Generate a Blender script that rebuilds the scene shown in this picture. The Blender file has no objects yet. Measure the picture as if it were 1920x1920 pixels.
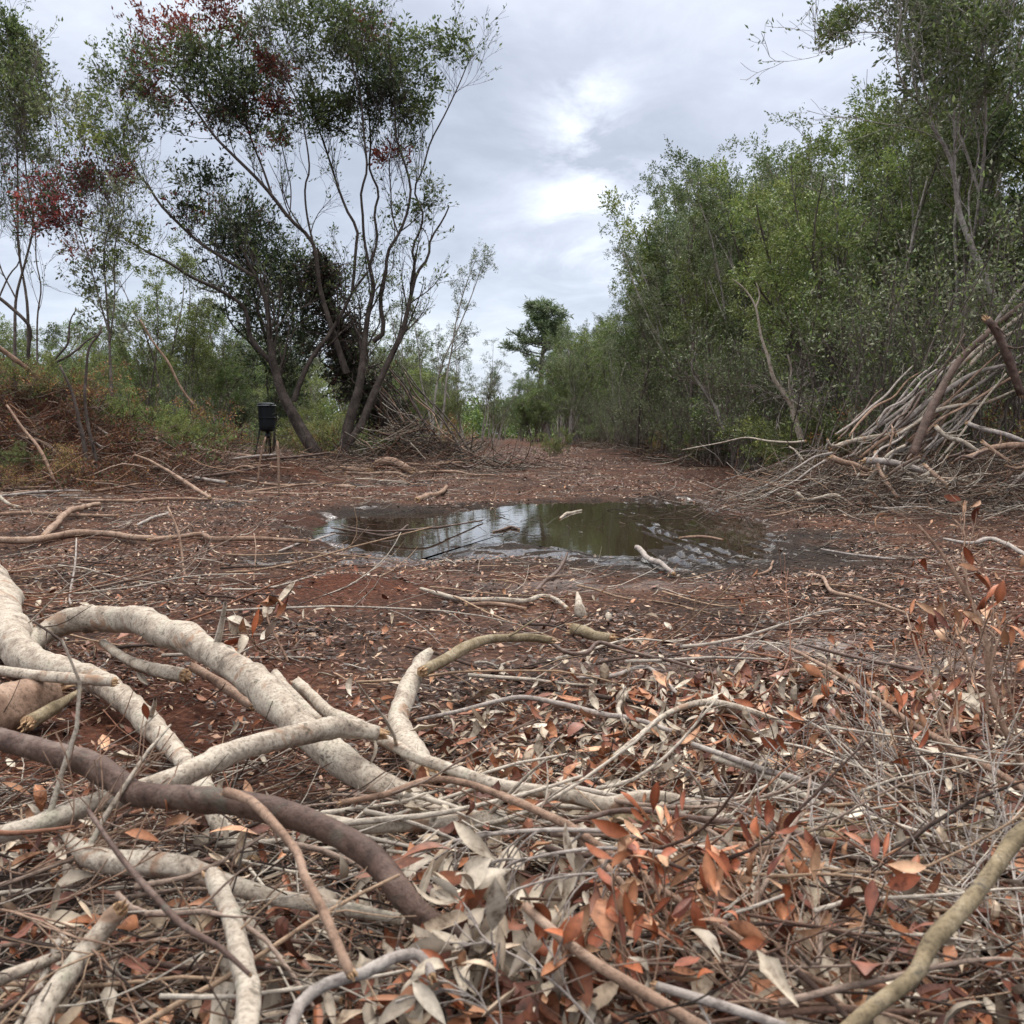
import bpy, math
import numpy as np
from mathutils import Vector
R = math.radians
rng = np.random.default_rng(11)
sc = bpy.context.scene
COL = sc.collection

# ---------------------------------------------------------------- camera
H = 0.65
FPX = 1800.0
PITCH = math.atan(148.0 / FPX)
cam = bpy.data.cameras.new('camera')
cam.sensor_width = 36; cam.lens = 36 * FPX / 1920.0
cam.clip_start = 0.05; cam.clip_end = 1500
cam.dof.use_dof = True; cam.dof.focus_distance = 4.5; cam.dof.aperture_fstop = 14.0
co = bpy.data.objects.new('camera', cam); COL.objects.link(co)
co.location = (0, 0, H); co.rotation_euler = (math.pi / 2 - PITCH, 0, 0)
sc.camera = co

# ---------------------------------------------------------------- world, sun, exposure
SUN_EL, SUN_AZ = 52, 8
w = bpy.data.worlds.new('World'); sc.world = w; w.use_nodes = True
nt = w.node_tree; N = nt.nodes; Lk = nt.links; N.clear()
def wn(t, **k):
    n = N.new(t)
    for a, b in k.items(): setattr(n, a, b)
    return n
out = wn('ShaderNodeOutputWorld'); bg = wn('ShaderNodeBackground'); add = wn('ShaderNodeAddShader'); bg2 = wn('ShaderNodeBackground')
sky = wn('ShaderNodeTexSky', sky_type='NISHITA'); sky.sun_disc = False
sky.sun_elevation = R(SUN_EL); sky.sun_rotation = R(SUN_AZ)
Lk.new(sky.outputs[0], bg.inputs[0]); bg.inputs[1].default_value = 0.012
tc = wn('ShaderNodeTexCoord'); sep = wn('ShaderNodeSeparateXYZ'); Lk.new(tc.outputs['Generated'], sep.inputs[0])
def M(op, a, b=None, c=None, clamp=False):
    n = wn('ShaderNodeMath', operation=op); n.use_clamp = clamp
    for i, v in enumerate((a, b, c)):
        if v is None: continue
        if isinstance(v, (int, float)): n.inputs[i].default_value = v
        else: Lk.new(v, n.inputs[i])
    return n.outputs[0]
zc = M('MAXIMUM', sep.outputs[2], 0.0)
den = M('ADD', zc, 0.16)
cmb = wn('ShaderNodeCombineXYZ')
Lk.new(M('DIVIDE', sep.outputs[0], den), cmb.inputs[0]); Lk.new(M('DIVIDE', sep.outputs[1], den), cmb.inputs[1])
cmb.inputs[2].default_value = 3.7
def noise(scale, det, rough, dist=0.0, vec=None):
    n = wn('ShaderNodeTexNoise'); n.inputs['Scale'].default_value = scale; n.inputs['Detail'].default_value = det
    n.inputs['Roughness'].default_value = rough; n.inputs['Distortion'].default_value = dist
    Lk.new(vec or cmb.outputs[0], n.inputs['Vector']); return n.outputs[0]
n1 = noise(1.15, 7, 0.55, 0.35); n2 = noise(3.0, 6, 0.6, 0.5)
cl = M('ADD', M('MULTIPLY', n1, 0.7), M('MULTIPLY', n2, 0.3))
ramp = wn('ShaderNodeValToRGB'); Lk.new(cl, ramp.inputs[0])
e = ramp.color_ramp.elements
e[0].position = 0.36; e[0].color = (0.305, 0.335, 0.40, 1)
e[1].position = 0.64; e[1].color = (0.57, 0.60, 0.66, 1)
m = e.new(0.49); m.color = (0.41, 0.44, 0.515, 1)
# bright thin-cloud area low ahead, and a paler horizon
def glow(px, py, k):
    cx, cy = (px - 960) / FPX, (960 - py) / FPX
    v = Vector((cx, math.cos(PITCH) + math.sin(PITCH) * cy, -math.sin(PITCH) + math.cos(PITCH) * cy)).normalized()
    d = wn('ShaderNodeVectorMath', operation='DOT_PRODUCT'); Lk.new(tc.outputs['Generated'], d.inputs[0]); d.inputs[1].default_value = v
    return M('POWER', M('MAXIMUM', d.outputs['Value'], 0.0), k)
g = M('ADD', M('MULTIPLY', glow(1130, 405, 650), 0.22), M('MULTIPLY', glow(1090, 215, 1200), 0.2))
g = M('MULTIPLY', g, M('MULTIPLY', M('SUBTRACT', n2, 0.44, clamp=True), 7.5))
g = M('ADD', g, M('MULTIPLY', glow(1700, 60, 160), 0.06))
mul = wn('ShaderNodeMix', data_type='RGBA', blend_type='ADD'); mul.inputs[0].default_value = 1
Lk.new(ramp.outputs[0], mul.inputs[6]); Lk.new(g, mul.inputs[7])
hz = M('POWER', M('SUBTRACT', 1.0, M('MULTIPLY', zc, 3.0), clamp=True), 2.0)
mh = wn('ShaderNodeMix', data_type='RGBA'); Lk.new(M('MULTIPLY', hz, 0.55), mh.inputs[0])
Lk.new(mul.outputs[2], mh.inputs[6]); mh.inputs[7].default_value = (0.45, 0.52, 0.62, 1)
mz = wn('ShaderNodeMix', data_type='RGBA'); Lk.new(M('MULTIPLY', M('SUBTRACT', zc, 0.4, clamp=True), 3.0, clamp=True), mz.inputs[0]); Lk.new(mh.outputs[2], mz.inputs[6]); mz.inputs[7].default_value = (0.44, 0.425, 0.405, 1)
Lk.new(mz.outputs[2], bg2.inputs[0])
# overcast sky: the zenith is several times brighter than the low sky
zen = M('MULTIPLY', M('POWER', M('MULTIPLY', M('SUBTRACT', zc, 0.42, clamp=True), 1.72), 1.0), 5.0)
Lk.new(M('ADD', zen, 1.0), bg2.inputs[1])
Lk.new(bg.outputs[0], add.inputs[0]); Lk.new(bg2.outputs[0], add.inputs[1]); Lk.new(add.outputs[0], out.inputs[0])

sun = bpy.data.lights.new('sun', 'SUN'); sun.energy = 1.5; sun.angle = R(11); sun.color = (1, 0.96, 0.9)
so = bpy.data.objects.new('sun', sun); COL.objects.link(so)
sd = Vector((math.sin(R(SUN_AZ)) * math.cos(R(SUN_EL)), math.cos(R(SUN_AZ)) * math.cos(R(SUN_EL)), math.sin(R(SUN_EL))))
so.rotation_euler = (-sd).to_track_quat('-Z', 'Y').to_euler(); so.location = (0, 0, 20)
sc.view_settings.view_transform = 'Standard'; sc.view_settings.look = 'None'
sc.view_settings.exposure = 0.6; sc.view_settings.gamma = 1.0
sc.cycles.max_bounces = 5; sc.cycles.diffuse_bounces = 3; sc.cycles.glossy_bounces = 2
sc.cycles.transmission_bounces = 3; sc.cycles.transparent_max_bounces = 4
sc.cycles.caustics_reflective = False; sc.cycles.caustics_refractive = False

# ---------------------------------------------------------------- pixel <-> place
cp, sp = math.cos(PITCH), math.sin(PITCH)
def ray(px, py):
    cx, cy = (px - 960) / FPX, (960 - py) / FPX
    return np.array([cx, cp + sp * cy, -sp + cp * cy])
def at(px, py, Y):
    d = ray(px, py); t = Y / d[1]; p = d * t; p[2] += H; return p, t
def gp(px, py, z=0.0):
    d = ray(px, py); t = (z - H) / d[2]; p = d * t; p[2] += H; return p, t

# ---------------------------------------------------------------- noise and terrain
def vn(x, y, s=0):
    xi = np.floor(x).astype(np.int64); yi = np.floor(y).astype(np.int64)
    fx, fy = x - xi, y - yi; fx = fx * fx * (3 - 2 * fx); fy = fy * fy * (3 - 2 * fy)
    def h(a, b):
        v = (a * 374761393 + b * 668265263 + s * 144269504) & 0x7fffffff
        v = ((v ^ (v >> 13)) * 1274126177) & 0x7fffffff
        return ((v ^ (v >> 16)) & 0xffff) / 65535.0
    return (h(xi, yi) * (1 - fx) + h(xi + 1, yi) * fx) * (1 - fy) + (h(xi, yi + 1) * (1 - fx) + h(xi + 1, yi + 1) * fx) * fy
def fbm(x, y, s=0, o=4):
    r = 0; a = 0.5; t = 0
    for i in range(o):
        r = r + a * (vn(x * 2 ** i, y * 2 ** i, s + i) - 0.5) * 2; t += a; a *= 0.5
    return r / t
def ss(a, b, x):
    t = np.clip((x - a) / (b - a), 0, 1); return t * t * (3 - 2 * t)
def polysd(x, y, poly):
    d = np.full(np.shape(x), 1e9); ins = np.zeros(np.shape(x), bool); n = len(poly)
    for i in range(n):
        ax, ay = poly[i]; bx, by = poly[(i + 1) % n]; ex, ey = bx - ax, by - ay
        t = np.clip(((x - ax) * ex + (y - ay) * ey) / (ex * ex + ey * ey), 0, 1)
        d = np.minimum(d, np.hypot(x - ax - t * ex, y - ay - t * ey))
        ins ^= ((ay > y) != (by > y)) & (x < ex * (y - ay) / (ey if abs(ey) > 1e-9 else 1e-9) + ax)
    return np.where(ins, -d, d)
WZ = -0.035
PUD = [gp(a, b, WZ)[0][:2] for a, b in [(560, 985), (640, 962), (760, 966), (860, 958), (960, 946), (1080, 940), (1190, 938), (1300, 948), (1390, 975), (1440, 1003), (1370, 1022), (1270, 1030), (1200, 1052), (1060, 1034), (960, 1018), (860, 1026), (800, 1048), (700, 1040), (640, 1022), (600, 1000)]]
MUD = [gp(a, b, 0)[0][:2] for a, b in [(520, 990), (640, 955), (850, 948), (960, 938), (1250, 928), (1400, 960), (1500, 1010), (1620, 1040), (1520, 1066), (1380, 1085), (1200, 1085), (1060, 1046), (860, 1044), (700, 1054), (600, 1025)]]
TRK = [gp(a, b, 0)[0][:2] for a, b in [(1120, 936), (1300, 930), (1420, 965), (1500, 1030), (1330, 1060), (1190, 1050), (1230, 1010), (1170, 980)]]
def gs(x, y, cx, cy, sx, sy): return np.exp(-((x - cx) / sx) ** 2 - ((y - cy) / sy) ** 2)
def hgt(x, y):
    x = np.asarray(x, float); y = np.asarray(y, float)
    far = 1 - ss(25, 60, y)
    h = 0.05 * fbm(x * 0.45, y * 0.45, 3, 3) * far + 0.016 * fbm(x * 2.6, y * 2.6, 9, 3) * far + (0.010 * fbm(x * 13, y * 13, 21, 3) + .006 * fbm(x * 34, y * 34, 23, 2)) * (1 - ss(8, 16, y))
    h = h + 0.07 * ss(0, 1, (-x - 2.2) / 1.6) * ss(9.5, 13, y) * (1 - ss(40, 60, y))
    rough = 1 + 0.6 * fbm(x * 1.9, y * 1.9, 33, 3)
    h = h + rough * (0.95 * gs(x, y, -6.2, 12.4, 1.4, 1.0) + 0.3 * gs(x, y, -4.4, 13.6, 1.1, .8) + 0.08 * gs(x, y, -3.4, 14.2, .9, .45))
    h = h + rough * (0.30 * gs(x, y, 4.4, 9.5, 1.25, .8) + 0.32 * gs(x, y, 2.75, 8.85, .32, .3) + .3 * gs(x, y, 6.5, 10, 1.5, 1))
    h = h + rough * (0.38 * gs(x, y, -1.75, 17.2, .8, .8) + 0.35 * gs(x, y, -2.1, 27, .8, 1.5) + .35 * gs(x, y, -.2, 50, 2.5, 2) + .25 * gs(x, y, 2.6, 27, .8, 1))
    h = h + rough * 0.07 * gs(x, y, -0.72, 4.02, .22, .17)
    sd_ = polysd(x, y, PUD) + 0.30 * fbm(x * 1.9, y * 1.9, 41, 4) + .12 * fbm(x * 7, y * 7, 43, 2)
    dep = ss(0.28, -0.32, sd_)
    h = h * (1 - 0.75 * dep) - 0.088 * dep + 0.034 * fbm(x * 4, y * 6, 45, 3) * dep
    tm = ss(0.1, -0.15, polysd(x, y, TRK))
    u = x * 0.985 + (y - 7) * 0.17
    ridge = 0.5 + 0.5 * np.sin(u * 2 * np.pi / 0.135 + 1.6 * fbm(x * 1.6, y * .8, 50, 3))
    rp = WZ - .03 + 0.055 * ridge * (0.25 + .85 * vn(x * 2.2, y * .6, 51)) + .014 * fbm(x * 14, y * 5, 53, 2) + .012 * fbm(x * 9, y * 9, 52, 2)
    h = h * (1 - .9 * tm) + .9 * tm * rp
    return h
def sdmud(x, y): return polysd(x, y, MUD) + 0.55 * fbm(x * 1.5, y * 1.5, 61, 5)

# ---------------------------------------------------------------- mesh builder
class MB:
    def __init__(s): s.v = []; s.f = []; s.m = []; s.c = []; s.n = 0
    def add(s, v, f, mat=0, col=None):
        v = np.asarray(v, float).reshape(-1, 3); f = np.asarray(f, np.int64)
        s.v.append(v); s.f.append(f + s.n); s.m.append(np.full(len(f), mat))
        c = np.ones((len(v), 4)); 
        if col is not None: c[:, :np.shape(col)[-1]] = col
        s.c.append(c); s.n += len(v)
    def build(s, name, mats, parent=None, smooth=True, loc=None):
        me = bpy.data.meshes.new(name)
        if s.n:
            V = np.concatenate(s.v)
            if loc is not None: V = V - np.asarray(loc)
            me.vertices.add(len(V)); me.vertices.foreach_set('co', V.ravel().astype(np.float32))
            lp = np.concatenate([f.ravel() for f in s.f]); tot = np.concatenate([np.full(len(f), f.shape[1]) for f in s.f])
            me.loops.add(len(lp)); me.loops.foreach_set('vertex_index', lp.astype(np.int32))
            me.polygons.add(len(tot)); st = np.concatenate([[0], np.cumsum(tot)[:-1]])
            me.polygons.foreach_set('loop_start', st.astype(np.int32)); me.polygons.foreach_set('loop_total', tot.astype(np.int32))
            me.polygons.foreach_set('material_index', np.concatenate(s.m).astype(np.int32))
            me.polygons.foreach_set('use_smooth', np.full(len(tot), smooth))
            a = me.color_attributes.new('Col', 'FLOAT_COLOR', 'POINT'); a.data.foreach_set('color', np.concatenate(s.c).ravel().astype(np.float32))
            me.update(calc_edges=True)
        for mm in (mats if isinstance(mats, (list, tuple)) else [mats]): me.materials.append(mm)
        o = bpy.data.objects.new(name, me); COL.objects.link(o)
        if parent is not None: o.parent = parent
        elif loc is not None: o.location = loc
        return o
def nrm(a): return a / np.maximum(np.linalg.norm(a, axis=-1, keepdims=True), 1e-9)
def tubes(mb, P, Rr, S=5, mat=0, col=None, caps=False, capmat=None):
    P = np.asarray(P, float); Rr = np.asarray(Rr, float)
    if P.ndim == 2: P = P[None]; Rr = Rr[None]
    K, n, _ = P.shape
    T = nrm(np.gradient(P, axis=1))
    ax = np.argmin(np.abs(T).max(axis=1), axis=1); ref = np.eye(3)[ax][:, None, :]
    U = nrm(np.cross(T, np.broadcast_to(ref, T.shape))); V = np.cross(T, U)
    a = np.arange(S) / S * 2 * np.pi
    X = P[:, :, None, :] + Rr[:, :, None, None] * (np.cos(a)[None, None, :, None] * U[:, :, None, :] + np.sin(a)[None, None, :, None] * V[:, :, None, :])
    k = np.arange(K)[:, None, None] * n * S; i = np.arange(n - 1)[None, :, None] * S; j = np.arange(S)[None, None, :]; j2 = (j + 1) % S
    F = np.stack([k + i + j, k + i + j2, k + i + S + j2, k + i + S + j], -1).reshape(-1, 4)
    c = None
    if col is not None:
        col = np.asarray(col, float)
        c = np.repeat(col, n * S, axis=0) if col.ndim == 2 else col
    base = mb.n
    mb.add(X.reshape(-1, 3), F, mat, c)
    if caps:
        f1 = (np.arange(K)[:, None] * n * S + np.arange(S)[None, ::-1]); f2 = (np.arange(K)[:, None] * n * S + (n - 1) * S + np.arange(S)[None])
        FF = np.concatenate([f1, f2]) + base
        mb.f.append(FF); mb.m.append(np.full(len(FF), mat if capmat is None else capmat))
def paths(S, D, L, n, wig, up, g=rng):
    K = len(S); P = np.empty((K, n, 3)); P[:, 0] = S; d = nrm(D); st = (L / (n - 1))[:, None]
    cur = g.normal(size=(K, 3)) * wig
    for i in range(1, n):
        cur = 0.55 * cur + g.normal(size=(K, 3)) * wig
        d = nrm(d + cur + np.array([0, 0, up])); P[:, i] = P[:, i - 1] + d * st
    return P
def child(P, Rr, m, t0, t1, ang, L, n, wig, up, rf=0.55, g=rng, taper=.35, lt=.45, flat=None):
    K, n0, _ = P.shape
    t = g.uniform(t0, t1, (K, m)); ti = t * (n0 - 1); i0 = np.clip(ti.astype(int), 0, n0 - 2); f = (ti - i0)[..., None]
    k = np.arange(K)[:, None]
    S = P[k, i0] * (1 - f) + P[k, i0 + 1] * f; T = nrm(P[k, i0 + 1] - P[k, i0])
    r = Rr[k, i0] * (1 - f[..., 0]) + Rr[k, i0 + 1] * f[..., 0]
    Q = g.normal(size=(K, m, 3)); Q = nrm(Q - (Q * T).sum(-1, keepdims=True) * T)
    a = ang * g.uniform(.6, 1.3, (K, m))[..., None]
    D = np.cos(a) * T + np.sin(a) * Q
    LL = (L * g.uniform(.55, 1.2, (K, m)) * (1 - lt * t)).ravel()
    PP = paths(S.reshape(-1, 3), D.reshape(-1, 3), LL, n, wig, up, g)
    r0 = (np.minimum(r * rf, r * .9)).ravel()[:, None]
    return PP, r0 * np.linspace(1, taper, n)[None]
def leaf4(mb, P, n_per, size, g, pal, asp=.42, t0=.15, spread=.02, rnd=.9, clump=None, mat=0, droop=0.0):
    """elongated four-point leaves along twigs P (K,n,3)"""
    K, n0, _ = P.shape
    t = g.uniform(t0, 1, (K, n_per)); ti = t * (n0 - 1); i0 = np.clip(ti.astype(int), 0, n0 - 2); f = (ti - i0)[..., None]; k = np.arange(K)[:, None]
    S = P[k, i0] * (1 - f) + P[k, i0 + 1] * f + g.normal(size=(K, n_per, 3)) * spread
    T = nrm(P[k, i0 + 1] - P[k, i0]); D = nrm(T + g.normal(size=T.shape) * rnd + np.array([0, 0, -droop]))
    Wd = g.normal(size=D.shape) + np.array([0, 0, 0]); Wd = nrm(np.cross(D, Wd))
    Nn = np.cross(D, Wd)
    L = size * g.uniform(.6, 1.25, (K, n_per))[..., None]
    V = np.stack([S, S + D * L * .45 + Wd * L * asp * .5 + Nn * L * .08, S + D * L, S + D * L * .45 - Wd * L * asp * .5 + Nn * L * .08], 2).reshape(-1, 3)
    q = np.arange(K * n_per)[:, None] * 4 + np.arange(4)[None]
    pal = np.asarray(pal); c = pal[g.integers(0, len(pal), (K, n_per))]
    br = g.uniform(.7, 1.3, (K, n_per, 1))
    if clump is not None: br = br * np.asarray(clump).reshape(K, 1, 1)
    c = np.clip(c * br, 0, 1).reshape(-1, 3)
    mb.add(V, q, mat, np.repeat(c, 4, axis=0))
def bigleaf(mb, S, D, Nn, L, Wd, curl, fold, col, rows=6, mat=0, lobe=None):
    """curved leaf blades with a pointed tip, three vertices across"""
    K = len(S); D = nrm(D); Nn = nrm(Nn - (Nn * D).sum(-1, keepdims=True) * D); Wv = np.cross(D, Nn)
    t = np.linspace(0, 1, rows)
    prof = np.interp(t, [0, .12, .3, .5, .7, .88, 1], [.06, .3, .8, 1, .82, .42, .03])
    th = curl[:, None] * t[None]
    al = np.where(np.abs(curl[:, None]) < 1e-3, t[None], np.sin(th) / np.where(np.abs(curl[:, None]) < 1e-3, 1, curl[:, None]))
    up = np.where(np.abs(curl[:, None]) < 1e-3, 0, (1 - np.cos(th)) / np.where(np.abs(curl[:, None]) < 1e-3, 1, curl[:, None]))
    C = S[:, None] + D[:, None] * (al * L[:, None])[..., None] + Nn[:, None] * (up * L[:, None])[..., None]
    ww = prof[None] * Wd[:, None] * .5
    if lobe is not None: ww = ww * (1 + lobe[:, None] * .35 * np.cos(t[None] * 21))
    sd1 = Wv[:, None] * (ww * np.cos(fold)[:, None])[..., None] + Nn[:, None] * (ww * np.sin(fold)[:, None])[..., None]
    sd2 = -Wv[:, None] * (ww * np.cos(fold)[:, None])[..., None] + Nn[:, None] * (ww * np.sin(fold)[:, None])[..., None]
    V = np.stack([C + sd1, C, C + sd2], 2).reshape(-1, 3)
    k = np.arange(K)[:, None, None] * rows * 3; i = np.arange(rows - 1)[None, :, None] * 3; j = np.arange(2)[None, None]
    F = np.stack([k + i + j, k + i + j + 1, k + i + 3 + j + 1, k + i + 3 + j], -1).reshape(-1, 4)
    cc = np.repeat(col, rows * 3, axis=0)
    mid = np.tile(np.array([.92, 1.3, .92]), K * rows)[:, None]
    mb.add(V, F, mat, np.clip(cc * mid, 0, 1))

# ---------------------------------------------------------------- objects
def tag(o, label=None, cat=None, group=None, kind=None):
    if label: o['label'] = label
    if cat: o['category'] = cat
    if group: o['group'] = group
    if kind: o['kind'] = kind
    return o
def empty(name, loc, label=None, cat=None, group=None):
    o = bpy.data.objects.new(name, None); COL.objects.link(o); o.location = tuple(loc); o.empty_display_size = .2
    return tag(o, label, cat, group)
def copy_tree(o, parent=None):
    c = o.copy(); COL.objects.link(c); c.parent = parent
    for ch in KIDS.get(o.name, []): copy_tree(ch, c)
    return c
KIDS = {}

# ---------------------------------------------------------------- materials
def mat(name):
    m_ = bpy.data.materials.new(name); m_.use_nodes = True
    t = m_.node_tree; b = t.nodes['Principled BSDF']; return m_, t, b
def nd(t, typ, ins=None, **k):
    n = t.nodes.new(typ)
    for a, b in k.items(): setattr(n, a, b)
    for a, b in (ins or {}).items():
        if hasattr(b, 'is_linked') or hasattr(b, 'links'): t.links.new(b, n.inputs[a])
        else: n.inputs[a].default_value = b
    return n
def crmp(t, fac, stops):
    r = t.nodes.new('ShaderNodeValToRGB'); t.links.new(fac, r.inputs[0]); el = r.color_ramp.elements
    el[0].position, el[0].color = stops[0][0], (*stops[0][1], 1); el[1].position, el[1].color = stops[-1][0], (*stops[-1][1], 1)
    for p, c in stops[1:-1]: q = el.new(p); q.color = (*c, 1)
    return r.outputs[0]
def leafmat(name, trans=.25, rough=.5, spec=.35):
    m_, t, b = mat(name)
    a = nd(t, 'ShaderNodeAttribute', attribute_name='Col')
    oi = nd(t, 'ShaderNodeObjectInfo')
    hs = nd(t, 'ShaderNodeHueSaturation'); t.links.new(a.outputs['Color'], hs.inputs['Color'])
    mr = nd(t, 'ShaderNodeMapRange', {'Value': oi.outputs['Random'], 3: .78, 4: 1.2}); t.links.new(mr.outputs[0], hs.inputs['Value'])
    mr2 = nd(t, 'ShaderNodeMath', {0: oi.outputs['Random'], 1: 7.31}, operation='MULTIPLY'); fr = nd(t, 'ShaderNodeMath', {0: mr2.outputs[0]}, operation='FRACT')
    mr3 = nd(t, 'ShaderNodeMapRange', {'Value': fr.outputs[0], 3: .482, 4: .512}); t.links.new(mr3.outputs[0], hs.inputs['Hue'])
    t.links.new(hs.outputs[0], b.inputs['Base Color']); b.inputs['Roughness'].default_value = rough; b.inputs['Specular IOR Level'].default_value = spec
    tr = nd(t, 'ShaderNodeBsdfTranslucent'); t.links.new(hs.outputs[0], tr.inputs[0])
    mx = nd(t, 'ShaderNodeMixShader'); mx.inputs[0].default_value = trans
    t.links.new(b.outputs[0], mx.inputs[1]); t.links.new(tr.outputs[0], mx.inputs[2]); t.links.new(mx.outputs[0], t.nodes['Material Output'].inputs[0])
    return m_
M_LEAF = leafmat('green_leaf')
def dryleaf(name):
    m_, t, b = mat(name)
    a = nd(t, 'ShaderNodeAttribute', attribute_name='Col')
    tcn = nd(t, 'ShaderNodeTexCoord')
    n = nd(t, 'ShaderNodeTexNoise', {'Vector': tcn.outputs['Object'], 'Scale': 60., 'Detail': 5., 'Roughness': .65})
    n0 = nd(t, 'ShaderNodeTexNoise', {'Vector': tcn.outputs['Object'], 'Scale': 22., 'Detail': 6., 'Roughness': .7, 'Distortion': 1.}); na_ = nd(t, 'ShaderNodeMath', {0: n.outputs[0], 1: n0.outputs[0]}, operation='ADD'); nh_ = nd(t, 'ShaderNodeMath', {0: na_.outputs[0], 1: .5}, operation='MULTIPLY')
    r = crmp(t, nh_.outputs[0], [(.38, (.28, .22, .18)), (.46, (.8, .77, .74)), (.54, (1.05, 1.03, 1)), (.68, (1.35, 1.3, 1.25))])
    mx = nd(t, 'ShaderNodeMix', data_type='RGBA', blend_type='MULTIPLY'); mx.inputs[0].default_value = 1
    t.links.new(a.outputs['Color'], mx.inputs[6]); t.links.new(r, mx.inputs[7]); t.links.new(mx.outputs[2], b.inputs['Base Color'])
    b.inputs['Roughness'].default_value = .55; b.inputs['Specular IOR Level'].default_value = .3
    bp = nd(t, 'ShaderNodeBump', {'Height': n.outputs[0], 'Strength': .4, 'Distance': .002}); t.links.new(bp.outputs[0], b.inputs['Normal'])
    return m_
M_DRY = dryleaf('dry_leaf')
def bark(name, stops, scale=1.0, ring=0.0, bump=.9, rough=.85, patch=None, usecol=False):
    m_, t, b = mat(name)
    tcn = nd(t, 'ShaderNodeTexCoord')
    n = nd(t, 'ShaderNodeTexNoise', {'Vector': tcn.outputs['Object'], 'Scale': 9 * scale, 'Detail': 8., 'Roughness': .68, 'Distortion': .5})
    c = crmp(t, n.outputs[0], stops)
    n2_ = nd(t, 'ShaderNodeTexNoise', {'Vector': tcn.outputs['Object'], 'Scale': 70 * scale, 'Detail': 6., 'Roughness': .7})
    c2 = crmp(t, n2_.outputs[0], [(.34, (.32, .29, .27)), (.5, (1, 1, 1)), (.8, (1.25, 1.25, 1.22))])
    mx = nd(t, 'ShaderNodeMix', data_type='RGBA', blend_type='MULTIPLY'); mx.inputs[0].default_value = .8
    t.links.new(c, mx.inputs[6]); t.links.new(c2, mx.inputs[7]); o = mx.outputs[2]
    if patch:
        n3 = nd(t, 'ShaderNodeTexNoise', {'Vector': tcn.outputs['Object'], 'Scale': 4.2 * scale, 'Detail': 6., 'Roughness': .6, 'Distortion': 1.2})
        f = crmp(t, n3.outputs[0], [(patch[0], (0, 0, 0)), (patch[0] + .06, (1, 1, 1))])
        mp = nd(t, 'ShaderNodeMix', data_type='RGBA'); t.links.new(f, mp.inputs[0]); t.links.new(o, mp.inputs[6]); mp.inputs[7].default_value = (*patch[1], 1); o = mp.outputs[2]
    if patch:
        n4 = nd(t, 'ShaderNodeTexNoise', {'Vector': tcn.outputs['Object'], 'Scale': 13. * scale, 'Detail': 8., 'Roughness': .75, 'Distortion': .3})
        f = crmp(t, n4.outputs[0], [(.34, (1, 1, 1)), (.43, (0, 0, 0))])
        mp = nd(t, 'ShaderNodeMix', data_type='RGBA'); t.links.new(f, mp.inputs[0]); t.links.new(o, mp.inputs[6]); mp.inputs[7].default_value = (.085, .072, .055, 1); o = mp.outputs[2]
    if usecol:
        a = nd(t, 'ShaderNodeAttribute', attribute_name='Col')
        mc = nd(t, 'ShaderNodeMix', data_type='RGBA', blend_type='MULTIPLY'); mc.inputs[0].default_value = 1
        t.links.new(o, mc.inputs[6]); t.links.new(a.outputs['Color'], mc.inputs[7]); o = mc.outputs[2]
    t.links.new(o, b.inputs['Base Color']); b.inputs['Roughness'].default_value = rough; b.inputs['Specular IOR Level'].default_value = .25
    hh = nd(t, 'ShaderNodeMath', {0: n.outputs[0], 1: n2_.outputs[0]}, operation='ADD')
    bp = nd(t, 'ShaderNodeBump', {'Height': hh.outputs[0], 'Strength': bump, 'Distance': .006 / scale}); t.links.new(bp.outputs[0], b.inputs['Normal'])
    return m_
M_WHITE = bark('pale_lichen_bark', [(.3, (.13, .10, .085)), (.43, (.30, .25, .20)), (.56, (.44, .385, .32)), (.7, (.33, .31, .24)), (.85, (.22, .2, .15))], 2.3, patch=(.58, (.27, .18, .125)))
M_OLIVE = bark('olive_bark', [(.3, (.09, .07, .042)), (.5, (.20, .155, .095)), (.7, (.33, .28, .20))], 2.4, patch=(.62, (.36, .30, .24)))
M_DARK = bark('dark_brown_bark', [(.3, (.045, .026, .02)), (.5, (.095, .057, .044)), (.75, (.20, .15, .125))], 1.6, bump=.8, rough=.55, patch=(.66, (.21, .165, .135)))
M_BROWN = bark('brown_bark', [(.3, (.11, .065, .045)), (.5, (.24, .155, .11)), (.75, (.40, .29, .22))], 1.3)
M_TAN = bark('peeled_orange_wood', [(.3, (.13, .08, .055)), (.5, (.26, .17, .12)), (.75, (.42, .32, .25))], 1.3, rough=.7)
M_GREY = bark('grey_bark', [(.3, (.13, .11, .10)), (.5, (.30, .26, .235)), (.75, (.47, .43, .39))], 1.3)
M_TRUNK = bark('dark_tree_bark', [(.3, (.028, .022, .019)), (.5, (.068, .053, .046)), (.75, (.15, .125, .11))], .6)
M_PALETR = bark('pale_tree_bark', [(.3, (.11, .09, .08)), (.5, (.30, .27, .245)), (.75, (.52, .50, .47))], .6)
M_STEM = bark('wood_stem_bark', [(.3, (.05, .04, .034)), (.5, (.13, .105, .09)), (.75, (.30, .26, .23))], .6)
M_CUT = bark('fresh_broken_wood', [(.3, (.20, .11, .06)), (.5, (.36, .23, .13)), (.75, (.50, .37, .25))], 5, rough=.8)
M_TWIG = bark('twig_bark', [(.3, (.8, .8, .8)), (.7, (1, 1, 1))], 1, usecol=True)
BK = dict(w=M_WHITE, o=M_OLIVE, d=M_DARK, b=M_BROWN, t=M_TAN, g=M_GREY, k=M_TRUNK, p=M_PALETR)

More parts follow.
